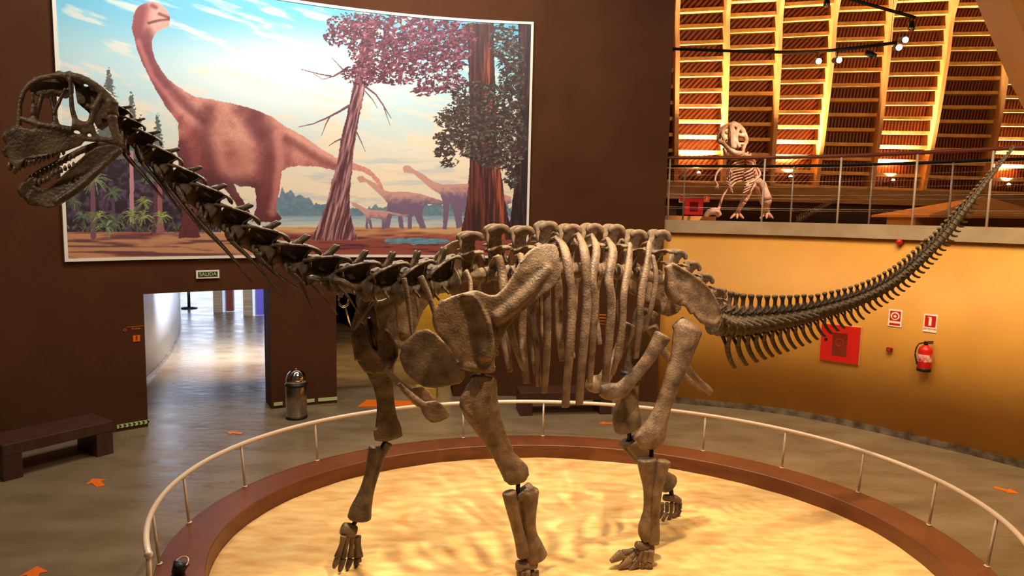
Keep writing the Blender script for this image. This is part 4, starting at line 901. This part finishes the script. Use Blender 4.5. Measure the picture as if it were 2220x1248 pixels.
# --- ribs (near side traced, far side mirrored)
RIBS = [
 [(1080, 556, 20), (1088, 590, 22), (1094, 640, 22), (1108, 720, 18), (1124, 770, 14), (1134, 800, 10)],
 [(1128, 552, 18), (1140, 600, 20), (1152, 680, 18), (1164, 760, 15), (1168, 836, 13)],
 [(1168, 530, 16), (1182, 580, 20), (1186, 660, 20), (1186, 760, 18), (1180, 850, 15)],
 [(1206, 515, 12), (1222, 535, 20), (1231, 575, 24), (1239, 662, 23), (1236, 748, 22), (1230, 820, 20), (1226, 880, 20)],
 [(1254, 508, 12), (1263, 530, 20), (1269, 561, 25), (1273, 647, 24), (1265, 748, 23), (1259, 820, 20), (1256, 874, 19)],
 [(1284, 510, 10), (1293, 541, 20), (1284, 604, 22), (1289, 662, 20), (1284, 748, 18), (1279, 828, 14)],
 [(1318, 518, 12), (1329, 546, 22), (1320, 604, 22), (1325, 655, 23), (1319, 748, 22), (1312, 824, 18)],
 [(1366, 529, 12), (1363, 575, 18), (1353, 633, 18), (1349, 705, 17), (1336, 780, 15), (1328, 812, 11)],
 [(1408, 525, 12), (1403, 575, 18), (1391, 633, 18), (1386, 705, 17), (1379, 775, 13)],
 [(1416, 556, 10), (1422, 600, 13), (1413, 660, 13), (1400, 712, 9)],
]
for k, r in enumerate(RIBS):
    r = np.array(r, float); tt = np.linspace(0, 1, len(r)); mx = [.40, .46, .52, .56, .58, .58, .56, .50, .44, .34][k]
    lt = -np.interp(tt, [0, .12, .35, .7, 1], [.26, .62*mx, mx*.96, mx, mx*.82])
    pts = [(a, b, w_, l) for (a, b, w_), l in zip(r, lt)]
    hd = allp[min(2 + k, len(allp) - 2)]
    for far in (False, True):
        C, R = trace(pts, 26, far=far); T = C[-1] - C[0]; g = G(); g.loft(C, R, R*.62, side=np.cross(T/np.linalg.norm(T), NL), K=10, jitter=.02)
        a = C[2]; side = NL*(1 if not far else -1); g.loft([a, a + side*.10 + (0, 0, -.02), a + side*.2 + (0, 0, -.10)], [.022, .016, .018], K=8)
        put('rib', g.mesh('rib', M['bone']), SK)
# short front ribs under the neck base
for r, mx in (([(876, 604, 14), (884, 650, 13), (890, 700, 10), (894, 735, 6)], .30), ([(912, 600, 16), (930, 640, 14), (944, 690, 10), (950, 716, 6)], .36), ([(1010, 590, 20), (1020, 616, 18), (1020, 650, 12)], .40)):
    pts = [(a, b, w_, -l) for (a, b, w_), l in zip(r, np.linspace(.22, mx, len(r)))]
    for far in (False, True):
        C, R = trace(pts, 16, far=far); put('rib', G().loft(C, R, R*.6, K=8, jitter=.03).mesh('rib', M['bone']), SK)
# --- shoulder girdle
def slat(a, b): return -.56 - .05*math.sin(max(0, min(1, (b - 530)/290))*math.pi) + (.10 if b < 560 else 0)*(560 - b)/30*.4
SCAP = [(1160, 534), (1182, 528), (1204, 529), (1211, 545), (1212, 562), (1216, 580), (1216, 600), (1202, 620), (1172, 642), (1142, 666), (1114, 692), (1098, 712), (1087, 736), (1076, 760), (1072, 785), (1074, 804), (1058, 806), (1030, 798), (1005, 796), (992, 780), (976, 756), (958, 736), (942, 716), (937, 694), (941, 670), (958, 652), (980, 641), (1006, 634), (1030, 628), (1044, 632), (1060, 639), (1078, 638), (1098, 618), (1114, 592), (1128, 566), (1142, 548)]
FWD = np.array([-.9285, -.3713, 0])
for far in (False, True):
    plate('scapula', SCAP, slat, .045, far=far, shift=FWD*.42 if far else None, rods=([(1000, 640, 12, -.02), (1024, 642, 12, -.03), (1040, 662, 12, -.035), (1052, 690, 14, -.03), (1062, 720, 22, -.02), (1050, 770, 40, 0)], [(960, 650, 10, -.01), (942, 680, 10, -.02), (942, 706, 10, -.01)], [(1074, 690, 30, -.01), (1110, 664, 34, -.015), (1150, 626, 30, -.015), (1190, 580, 22, -.01)], [(1000, 790, 22, 0), (1040, 798, 24, 0), (1068, 800, 18, 0)]))
COR = [(866, 776), (872, 750), (886, 732), (906, 716), (926, 712), (944, 722), (960, 740), (976, 762), (990, 782), (1002, 800), (998, 820), (984, 834), (964, 838), (944, 842), (918, 838), (894, 824), (876, 804)]
for far in (False,):
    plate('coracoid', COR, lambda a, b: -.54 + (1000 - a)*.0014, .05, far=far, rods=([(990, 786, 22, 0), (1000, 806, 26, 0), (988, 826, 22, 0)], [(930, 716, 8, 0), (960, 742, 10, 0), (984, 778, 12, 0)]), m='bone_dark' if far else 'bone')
FCO = [(780, 628), (792, 646), (808, 656), (824, 656), (842, 650), (858, 636), (870, 628), (868, 650), (852, 676), (838, 700), (846, 724), (862, 758), (856, 782), (840, 806), (812, 812), (790, 806), (776, 786), (768, 752), (762, 716), (770, 680), (782, 650)]
plate('coracoid', FCO, .42, .05, m='bone_dark', rods=([(778, 622, 10, -.03), (796, 648, 11, -.05), (812, 656, 12, -.06), (838, 650, 11, -.05), (868, 628, 10, -.03)], [(784, 650, 8, -.04), (768, 690, 8, -.05), (764, 720, 8, -.05), (772, 780, 9, -.04)], [(812, 664, 9, -.05), (818, 700, 9, -.08), (822, 740, 8, -.08)], [(838, 716, 8, -.05), (856, 744, 8, -.06), (860, 768, 10, -.05), (844, 800, 12, -.03)], [(786, 700, 7, -.06), (800, 746, 8, -.07), (824, 776, 10, -.05)]))
STE = [(912, 878), (926, 870), (946, 868), (962, 878), (976, 896), (970, 906), (952, 914), (936, 917), (922, 906), (914, 892)]
for far in (False, True):
    g = G(); P = np.array([bp(a, b, -.26) for a, b in STE]); C, R = trace([(864, 832, 12, -.30), (880, 848, 16, -.28), (900, 866, 18, -.27), (920, 880, 18, -.26)], 12)
    if far: P = mirror(P); C = mirror(C)
    g.prism(P, NL*.03); g.loft(C, R, R*.6, K=8); put('sternal_plate', fuse(g, 'sternal_plate', M['bone'], .010, 3), SK)
# --- fore limbs
bone('humerus', [(1048, 818, 62, -.53), (1042, 845, 72, -.53), (1038, 878, 82, -.53), (1052, 915, 62, -.52), (1070, 950, 47, -.51), (1090, 985, 45, -.50), (1107, 1010, 54, -.50), (1119, 1028, 60, -.50), (1122, 1042, 46, -.50)], thick=.42, extra=([(1062, 824, 34, -.52), (1070, 880, 26, -.52), (1084, 940, 30, -.51), (1100, 980, 32, -.50)], [(1020, 836, 18, -.55), (1002, 876, 16, -.58), (1026, 906, 14, -.57), (1052, 935, 16, -.54)], [(1104, 1024, 24, -.53), (1106, 1040, 26, -.53)], [(1134, 1012, 22, -.52), (1138, 1032, 22, -.52)]), voxel=.012)
bone('radius', [(1104, 1068, 32, -.52), (1109, 1095, 28, -.52), (1119, 1135, 25, -.51), (1129, 1172, 27, -.5), (1136, 1202, 31, -.5)], voxel=.008)
bone('ulna', [(1144, 1064, 50, -.46), (1144, 1086, 46, -.46), (1145, 1120, 35, -.47), (1148, 1155, 32, -.48), (1156, 1184, 42, -.49), (1162, 1206, 50, -.49)], extra=([(1150, 1064, 40, -.47), (1120, 1076, 22, -.49)],), voxel=.009)
bone('carpal', [(1122, 1226, 24, -.5), (1144, 1224, 26, -.5), (1162, 1222, 20, -.5)], voxel=.008)
for k in range(5):
    x0 = 1126 + k*9; lt = -.46 - .10*math.sin(k/4*math.pi)
    bone('metacarpal', [(x0, 1238, 13, lt), (x0 - 1 + k*1.0, 1258, 9, lt), (x0 - 5 + k*2.5, 1278, 12, lt)], voxel=.006)
    q = bp(x0 - 5 + k*2.5, 1284, lt); bone('phalanx', [(x0 - 6 + k*2.5, 1283, 11, lt), (x0 - 9 + k*2.5, 1291, 9, lt - .02)], voxel=.006)
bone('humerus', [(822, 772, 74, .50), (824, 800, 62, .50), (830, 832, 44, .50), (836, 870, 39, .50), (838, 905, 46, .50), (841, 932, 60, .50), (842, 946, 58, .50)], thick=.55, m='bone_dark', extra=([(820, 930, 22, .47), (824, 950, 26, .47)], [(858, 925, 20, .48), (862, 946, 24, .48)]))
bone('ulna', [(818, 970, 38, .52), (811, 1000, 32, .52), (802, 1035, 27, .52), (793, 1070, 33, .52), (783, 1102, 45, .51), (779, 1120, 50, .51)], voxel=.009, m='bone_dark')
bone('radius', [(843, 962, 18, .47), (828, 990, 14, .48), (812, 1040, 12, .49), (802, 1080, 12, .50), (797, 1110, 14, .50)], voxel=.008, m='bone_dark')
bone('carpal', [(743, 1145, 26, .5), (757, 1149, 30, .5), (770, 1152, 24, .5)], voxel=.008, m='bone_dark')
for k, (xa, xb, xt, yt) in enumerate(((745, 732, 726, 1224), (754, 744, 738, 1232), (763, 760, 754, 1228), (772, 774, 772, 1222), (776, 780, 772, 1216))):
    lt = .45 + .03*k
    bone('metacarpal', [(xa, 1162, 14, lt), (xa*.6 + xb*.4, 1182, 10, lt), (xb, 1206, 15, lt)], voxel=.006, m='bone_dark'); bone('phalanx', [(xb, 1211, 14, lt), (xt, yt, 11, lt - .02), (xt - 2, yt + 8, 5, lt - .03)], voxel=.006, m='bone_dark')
# --- pelvis
ILI = [(1440, 578), (1455, 570), (1474, 580), (1496, 594), (1516, 604), (1532, 618), (1544, 640), (1556, 662), (1564, 684), (1556, 700), (1542, 710), (1526, 704), (1510, 690), (1498, 672), (1488, 656), (1476, 664), (1462, 658), (1450, 650), (1442, 632), (1441, 604)]
for far in (False, True):
    plate('ilium', ILI, lambda a, b: -.34 - .08*math.sin(max(0, min(1, (a - 1440)/120))*math.pi), .045, far=far, rods=([(1448, 576, 16, -.03), (1454, 600, 18, -.03), (1458, 630, 24, -.03), (1470, 652, 20, -.02)], [(1456, 570, 8, -.03), (1500, 596, 8, -.03), (1540, 632, 8, -.03), (1560, 676, 10, -.02), (1548, 702, 14, -.01), (1520, 694, 14, 0)], [(1484, 656, 10, -.01), (1500, 680, 10, -.01)]))
for far in (False, True):
    bone('pubis', [(1436, 728, 44, -.30), (1420, 756, 36, -.29), (1396, 790, 30, -.26), (1368, 822, 32, -.22), (1344, 846, 40, -.18), (1318, 848, 40, -.15), (1302, 846, 24, -.14)], thick=.6, far=far, voxel=.012)
    bone('ischium', [(1470, 726, 32, -.24), (1478, 760, 22, -.20), (1490, 796, 18, -.14), (1512, 824, 16, -.10), (1534, 844, 18, -.07), (1541, 852, 15, -.06)], thick=.6, far=far, voxel=.010)
# --- hind limbs
bone('femur', [(1494, 712, 66, -.42), (1488, 730, 66, -.42), (1476, 775, 52, -.42), (1458, 825, 44, -.42), (1438, 880, 40, -.41), (1424, 918, 52, -.41), (1412, 946, 70, -.40), (1412, 962, 60, -.40)], thick=.62, extra=([(1466, 716, 30, -.38), (1484, 704, 30, -.40), (1512, 722, 24, -.44)], [(1380, 944, 22, -.40), (1398, 958, 22, -.40)]), voxel=.012)
bone('tibia', [(1402, 996, 46, -.41), (1403, 1015, 38, -.41), (1407, 1060, 26, -.41), (1406, 1105, 24, -.40), (1400, 1145, 34, -.40), (1404, 1166, 30, -.40)], voxel=.009)
bone('fibula', [(1438, 1000, 34, -.46), (1432, 1025, 28, -.46), (1424, 1070, 22, -.46), (1420, 1120, 20, -.45), (1418, 1160, 26, -.44), (1416, 1176, 26, -.44)], voxel=.009)
bone('astragalus', [(1380, 1180, 16, -.41), (1394, 1184, 20, -.41), (1414, 1190, 18, -.42)], voxel=.007)
for k, (xa, xb, yb, xt, yt) in enumerate(((1374, 1350, 1198, 1324, 1216), (1383, 1368, 1208, 1342, 1230), (1392, 1384, 1216, 1364, 1236), (1402, 1398, 1218, 1390, 1234), (1412, 1410, 1216, 1408, 1232))):
    lt = -.36 - .03*k; wv = 22 - 2.5*k if k < 3 else 13
    bone('metatarsal', [(xa, 1194, 15, lt), ((xa + xb)/2, (1194 + yb)/2, 12, lt), (xb, yb, 15, lt)], voxel=.006); bone('phalanx', [(xb - 2, yb + 3, wv, lt), ((xb + xt)/2, (yb + yt)/2 + 1, wv*.8, lt), (xt, yt, wv*.45, lt)], voxel=.006)
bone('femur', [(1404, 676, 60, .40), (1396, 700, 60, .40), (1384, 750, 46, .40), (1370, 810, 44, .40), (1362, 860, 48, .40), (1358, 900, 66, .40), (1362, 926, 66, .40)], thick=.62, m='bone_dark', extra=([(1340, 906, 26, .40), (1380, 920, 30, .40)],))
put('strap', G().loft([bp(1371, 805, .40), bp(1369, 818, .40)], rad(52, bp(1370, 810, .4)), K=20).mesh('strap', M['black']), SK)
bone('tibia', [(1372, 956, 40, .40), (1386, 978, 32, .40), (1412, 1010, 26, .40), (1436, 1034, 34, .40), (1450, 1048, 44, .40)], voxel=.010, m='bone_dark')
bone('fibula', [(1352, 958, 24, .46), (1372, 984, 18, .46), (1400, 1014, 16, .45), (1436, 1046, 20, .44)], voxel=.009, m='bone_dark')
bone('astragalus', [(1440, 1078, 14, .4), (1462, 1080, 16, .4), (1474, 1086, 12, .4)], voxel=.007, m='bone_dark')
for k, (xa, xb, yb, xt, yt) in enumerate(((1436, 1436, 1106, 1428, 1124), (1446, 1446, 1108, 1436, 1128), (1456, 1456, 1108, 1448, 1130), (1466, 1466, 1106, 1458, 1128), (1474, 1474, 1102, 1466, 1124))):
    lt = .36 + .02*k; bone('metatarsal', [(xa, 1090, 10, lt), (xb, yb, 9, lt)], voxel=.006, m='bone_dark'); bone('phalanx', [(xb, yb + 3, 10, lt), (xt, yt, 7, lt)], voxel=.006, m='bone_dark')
# black joint rods of the armature
def rod(a, b, w_=8, k=1): 
    A, B = bp(*a), bp(*b); put('armature_rod', G().loft([A, B], rad(w_, A), K=8).mesh('armature_rod', M['iron']), SK)
for a, b in (((1124, 1030, -.5), (1122, 1074, -.49)), ((1148, 1205, -.49), (1146, 1232, -.5)), ((844, 940, .5), (824, 978, .5)), ((776, 1118, .5), (762, 1146, .5)), ((1412, 955, -.4), (1412, 1004, -.42)), ((1406, 1162, -.4), (1400, 1190, -.41)), ((1362, 920, .4), (1366, 964, .42)), ((1452, 1046, .4), (1458, 1086, .4)), ((1050, 800, -.52), (1036, 836, -.53)), ((1478, 690, -.30), (1490, 716, -.40)), ((800, 690, .2), (822, 786, .5))):
    rod(a, b, 10)
ring = [bp(745 + 11*math.cos(a), 650 + 15*math.sin(a), .1) for a in np.linspace(0, 2*math.pi, 21)]
put('clamp_ring', G().loft(ring, .010, K=6).mesh('clamp_ring', M['chrome']), SK)
put('armature_rod', G().loft([bp(748, 666, .1), bp(757, 696, .2), bp(766, 716, .34)], .009, K=6).mesh('armature_rod', M['chrome']), SK)
put('clavicle', G().loft(cat([bp(812, 650, .28), bp(796, 672, .33), bp(780, 696, .36), bp(764, 720, .38)], 14), [.02, .016, .02, .014, .018, .014, .018, .014, .013, .012, .012, .012, .01, .008], .012, K=8, jitter=.1).mesh('clavicle', M['bone']), SK)
# --- skull
HL = -.27
def hp(x, y, s, w_=.15): return bp(x, y, HL + s*w_)
def hloft(g, pts, s, th=.8, w0=.15, n=14):
    C = []
    for p in pts: dl = p[3] if len(p) > 3 else 0; q = hp(p[0], p[1], s, w0 + dl); C.append([*q, rad(p[2], q)])
    C = cat(C, n); g.loft(C[:, :3], C[:, 3], C[:, 3]*th, side=(0, 0, 1), K=8)
g = G()
snout = [(18, 284), (37, 274), (66, 280), (111, 286), (160, 296), (186, 300), (176, 315), (142, 328), (100, 338), (54, 347), (40, 370), (22, 352), (16, 318)]
for s in (-1, 1):
    g.prism([hp(a, b, s, .10 + .05*min(1, max(0, (a - 15)/80))) for a, b in snout], NL*.03)
    hloft(g, [(40, 280, 12, -.06), (42, 250, 9, -.06), (48, 205, 9, -.07), (76, 174, 10, -.06), (130, 163, 11, -.02), (175, 168, 13, 0), (215, 192, 16, 0), (244, 222, 20, 0)], s)
    hloft(g, [(151, 168, 8), (154, 200, 8), (157, 238, 9), (168, 268, 12), (190, 290, 18)], s)
    hloft(g, [(222, 206, 14), (204, 240, 12), (198, 276, 12), (214, 300, 10), (250, 304, 10), (264, 316, 14)], s)
    hloft(g, [(242, 220, 24), (244, 262, 18), (256, 310, 14)], s); hloft(g, [(160, 296, 14), (195, 302, 10), (230, 304, 9), (264, 317, 10)], s)
    hloft(g, [(70, 200, 7, -.03), (72, 230, 8, -.03), (72, 258, 12, -.03), (84, 278, 14, -.02)], s); hloft(g, [(142, 190, 6), (128, 222, 7), (118, 245, 8), (124, 276, 12)], s)
    hloft(g, [(92, 205, 8, -.05), (82, 238, 10, -.05), (76, 262, 12, -.05)], s); hloft(g, [(110, 210, 7, -.08), (116, 236, 8, -.07), (120, 262, 12, -.04)], s)
    hloft(g, [(44, 256, 10, -.03), (80, 268, 10, -.01), (120, 276, 14), (158, 284, 16)], s)
    hloft(g, [(157, 270, 22), (186, 272, 16), (200, 262, 10)], s); hloft(g, [(186, 228, 10), (206, 236, 12), (218, 226, 8)], s)
# roof and braincase across the skull
for a, b, w_, ws in ((130, 166, 16, .12), (152, 168, 18, .15), (175, 174, 18, .15), (205, 190, 18, .15), (232, 212, 22, .15), (48, 205, 7, .07), (76, 175, 8, .08), (24, 300, 26, .10), (22, 330, 24, .10), (38, 290, 26, .10), (246, 250, 20, .12)):
    A, B = hp(a, b, -1, ws), hp(a, b, 1, ws); md = (A + B)/2 + (0, 0, .012); g.loft([A, md, B], rad(w_, A), K=8)
g.prism([hp(a, b, 0, 0) for a, b in ((70, 182), (95, 172), (130, 168), (158, 172), (156, 200), (140, 212), (118, 206), (92, 212), (72, 204))], NL*.13)
g.prism([hp(a, b, 0, 0) for a, b in ((165, 182), (205, 196), (236, 220), (244, 262), (216, 282), (196, 246), (172, 226))], NL*.15)
sk = put('skull', fuse(g, 'skull', M['bone_dark'], .0085, 2), SK)
g = G()
jaw = [(262, 316), (266, 330), (240, 352), (207, 386), (180, 412), (150, 432), (124, 448), (105, 452), (84, 444), (66, 426), (57, 406), (72, 400), (92, 412), (112, 402), (140, 376), (166, 352), (188, 332), (210, 318), (240, 312)]
for s in (-1, 1):
    g.prism([hp(a, b, s, .08 + .07*min(1, max(0, (a - 55)/90))) for a, b in jaw], NL*.028)
    hloft(g, [(120, 440, 12), (180, 398, 12), (240, 344, 14), (262, 322, 14)], s)
    if s > 0: hloft(g, [(68, 398, 12, -.06), (80, 378, 12, -.03), (110, 362, 12), (150, 340, 12), (190, 320, 12), (240, 306, 12)], s, .8)
for a, b, w_, ws in ((66, 412, 34, .09), (80, 430, 30, .10), (74, 396, 22, .10)):
    A, B = hp(a, b, -1, ws), hp(a, b, 1, ws); g.loft([A, (A + B)/2 + (-.02, 0, 0), B], rad(w_, A), K=8)
jw = put('mandible', fuse(g, 'mandible', M['bone_dark'], .0085, 2), SK)
def tooth(par, x, y, s, ws, dx, dy, L=14, wd=8):
    A = hp(x, y, s, ws); B = hp(x + dx*L, y + dy*L, s, ws - .008); md = (A + B)/2
    put('tooth', G().loft([A, md, A*.2 + B*.8, B], [rad(wd, A)*.8, rad(wd, A), rad(wd, A)*.7, rad(wd, A)*.12], K=7).mesh('tooth', M['tooth']), par)
for s in (-1, 1):
    for k in range(11):
        t = k/10; x = 34 + 104*t; y = 360 - 30*t + (4 if k == 0 else 0); tooth(sk, x, y - 4, s, .105 + .045*t, -.08, 1, 17 - 6*t, 9 - 3*t)
    for k in range(11):
        t = k/10; x = 68 + 92*t; y = (402 if s < 0 else 392) + (-44 if s < 0 else -52)*t + (6 if s < 0 and .1 < t < .5 else 0); tooth(jw, x, y + 3, s, .09 + .05*t, -.05, -1, 17 - 6*t, 9 - 3*t)
for k in range(4): tooth(sk, 22 + k*.5, 352, (-.7, -.25, .25, .7)[k], .1, -.05, 1, 18, 9)
# ================================================================== THE PALE THEROPOD ON THE MEZZANINE
TY = 16.4
def tq(x, y, d=0.): return aty(x, y, TY + d)
TS = TY/FPX
base_ = tq(1605, 474)
TX = thing('theropod_skeleton', (base_[0], TY, 3.5), 'pale pink standing theropod skeleton facing us on the mezzanine', 'skeleton')
def tl(g, pts, th=.9, n=14):
    A = cat([[*tq(p[0], p[1], p[3] if len(p) > 3 else 0), p[2]*.5*TS] for p in pts], n); g.loft(A[:, :3], A[:, 3], A[:, 3]*th, side=(0, 1, 0), K=8, jitter=.05); return g
g = G()
for pts in ([(1558, 304, 7), (1560, 290, 7), (1570, 276, 8), (1590, 270, 8), (1606, 276, 8), (1616, 296, 8), (1618, 306, 7), (1612, 318, 7), (1610, 333, 6)],
            [(1558, 305, 7, -.1), (1570, 312, 8, -.2), (1580, 322, 8, -.35), (1594, 332, 9, -.4), (1608, 332, 7, -.3)],
            [(1570, 278, 6), (1566, 292, 6, -.1), (1573, 306, 7, -.2)], [(1584, 272, 8, -.05), (1588, 290, 12, -.2), (1588, 306, 12, -.35), (1590, 322, 10, -.4)],
            [(1602, 276, 6), (1598, 286, 6, -.1), (1596, 304, 6, -.25), (1604, 320, 6, -.3)], [(1573, 288, 6, -.1), (1584, 286, 6, -.1)], [(1594, 290, 6, -.1), (1612, 294, 6, -.05)],
            [(1570, 310, 5, -.2), (1588, 312, 5, -.3)], [(1590, 312, 5, -.3), (1612, 312, 5, -.15)], [(1578, 274, 6), (1592, 265, 4), (1600, 275, 6)], [(1564, 284, 4), (1558, 280, 3)]):
    tl(g, [(p_[0], p_[1], p_[2]*1.55, *p_[3:]) for p_ in pts])
sk2 = put('skull', fuse(g, 'skull', M['pale_bone'], .014, 1), TX)
for k in range(8): put('tooth', tl(G(), [(1578 + k*4.4, 330, 2.6, -.38), (1578 + k*4.4, 337, 1, -.38)], n=5).mesh('tooth', M['pale_bone']), sk2)
g = tl(G(), [(1568, 322, 5, -.1), (1574, 338, 6, -.3), (1590, 344, 7, -.38), (1606, 340, 6, -.25), (1612, 322, 5, 0)]); put('mandible', g.mesh('mandible', M['pale_bone']), TX)
g = tl(G(), [(1600, 330, 12, .2), (1618, 338, 13, .5), (1630, 346, 13, .8), (1634, 366, 15, 1.1), (1636, 392, 16, 1.5)])
for k, (x, y) in enumerate(((1622, 332), (1628, 336), (1634, 342), (1638, 352), (1640, 366))): tl(g, [(x - 6, y + 6, 6, .5 + .15*k), (x, y - 3, 4, .5 + .15*k)], n=4)
put('vertebral_column', g.mesh('vertebral_column', M['pale_bone']), TX)
for k in range(8):
    y = 352 + k*6; w_ = 34 - abs(k - 3)*3
    for s in (-1, 1):
        put('rib', tl(G(), [(1616 + s*3, y - 4, 4, .8), (1612 + s*w_*.8, y + 2, 4, .4), (1606 + s*w_, y + 14, 3.6, 0), (1600 + s*w_*.5, y + 24, 3, -.3)]).mesh('rib', M['pale_bone']), TX)
for s, pts in ((-1, [(1572, 358, 6, -.1), (1556, 372, 5, -.3), (1550, 390, 5, -.4), (1556, 400, 4, -.5)]), (1, [(1640, 362, 6, -.1), (1648, 378, 5, -.3), (1634, 392, 5, -.5), (1622, 396, 4, -.6)])):
    g = tl(G(), pts); e = pts[-1]
    for k in (-1, 1): tl(g, [e, (e[0] + k*3 - 2, e[1] + 9, 2, e[3] - .05)], n=4)
    put('arm', g.mesh('arm', M['pale_bone']), TX)
g = tl(G(), [(1626, 398, 14, .6), (1640, 392, 22, .9), (1654, 402, 14, .6)]); tl(g, [(1636, 400, 9, .4), (1622, 420, 8, 0), (1618, 428, 10, -.1)]); put('pelvis', g.mesh('pelvis', M['pale_bone']), TX)
put('femur', tl(G(), [(1652, 398, 18, .4), (1660, 416, 15, 0), (1664, 432, 20, -.2)]).mesh('femur', M['pale_bone']), TX)
put('tibia', tl(G(), [(1664, 434, 19, -.2), (1662, 450, 14, .1), (1662, 462, 16, .2)]).mesh('tibia', M['pale_bone']), TX)
put('femur', tl(G(), [(1628, 402, 14, .5), (1622, 420, 13, .1), (1612, 436, 16, -.1)]).mesh('femur', M['pale_bone']), TX)
put('tibia', tl(G(), [(1612, 436, 15, -.1), (1604, 450, 11, .1), (1598, 464, 13, .2)]).mesh('tibia', M['pale_bone']), TX)
for cx in (1662, 1598):
    for k in (-1, 0, 1): put('toe', tl(G(), [(cx + k*3, 462, 7, .2), (cx + k*9, 468, 6, -.1), (cx + k*14, 473, 3, -.4)]).mesh('toe', M['pale_bone']), TX)
g = tl(G(), [(1640, 404, 10, 1.2), (1652, 440, 9, 2.0), (1668, 470, 6, 2.6)]); put('tail', g.mesh('tail', M['pale_bone']), TX)
# small pale fossil block beside it
g = tl(G(), [(1528, 470, 10), (1538, 460, 16), (1552, 458, 18), (1560, 468, 14)]); tl(g, [(1556, 462, 8, -.1), (1562, 440, 7, .1), (1570, 420, 8, .3), (1578, 404, 6, .3)])
o = put('pale_fossil', fuse(g, 'pale_fossil', M['pale_bone'], .016, 1)); tag(o, 'pale fossil limb rising from a rounded block left of the standing theropod', 'fossil')
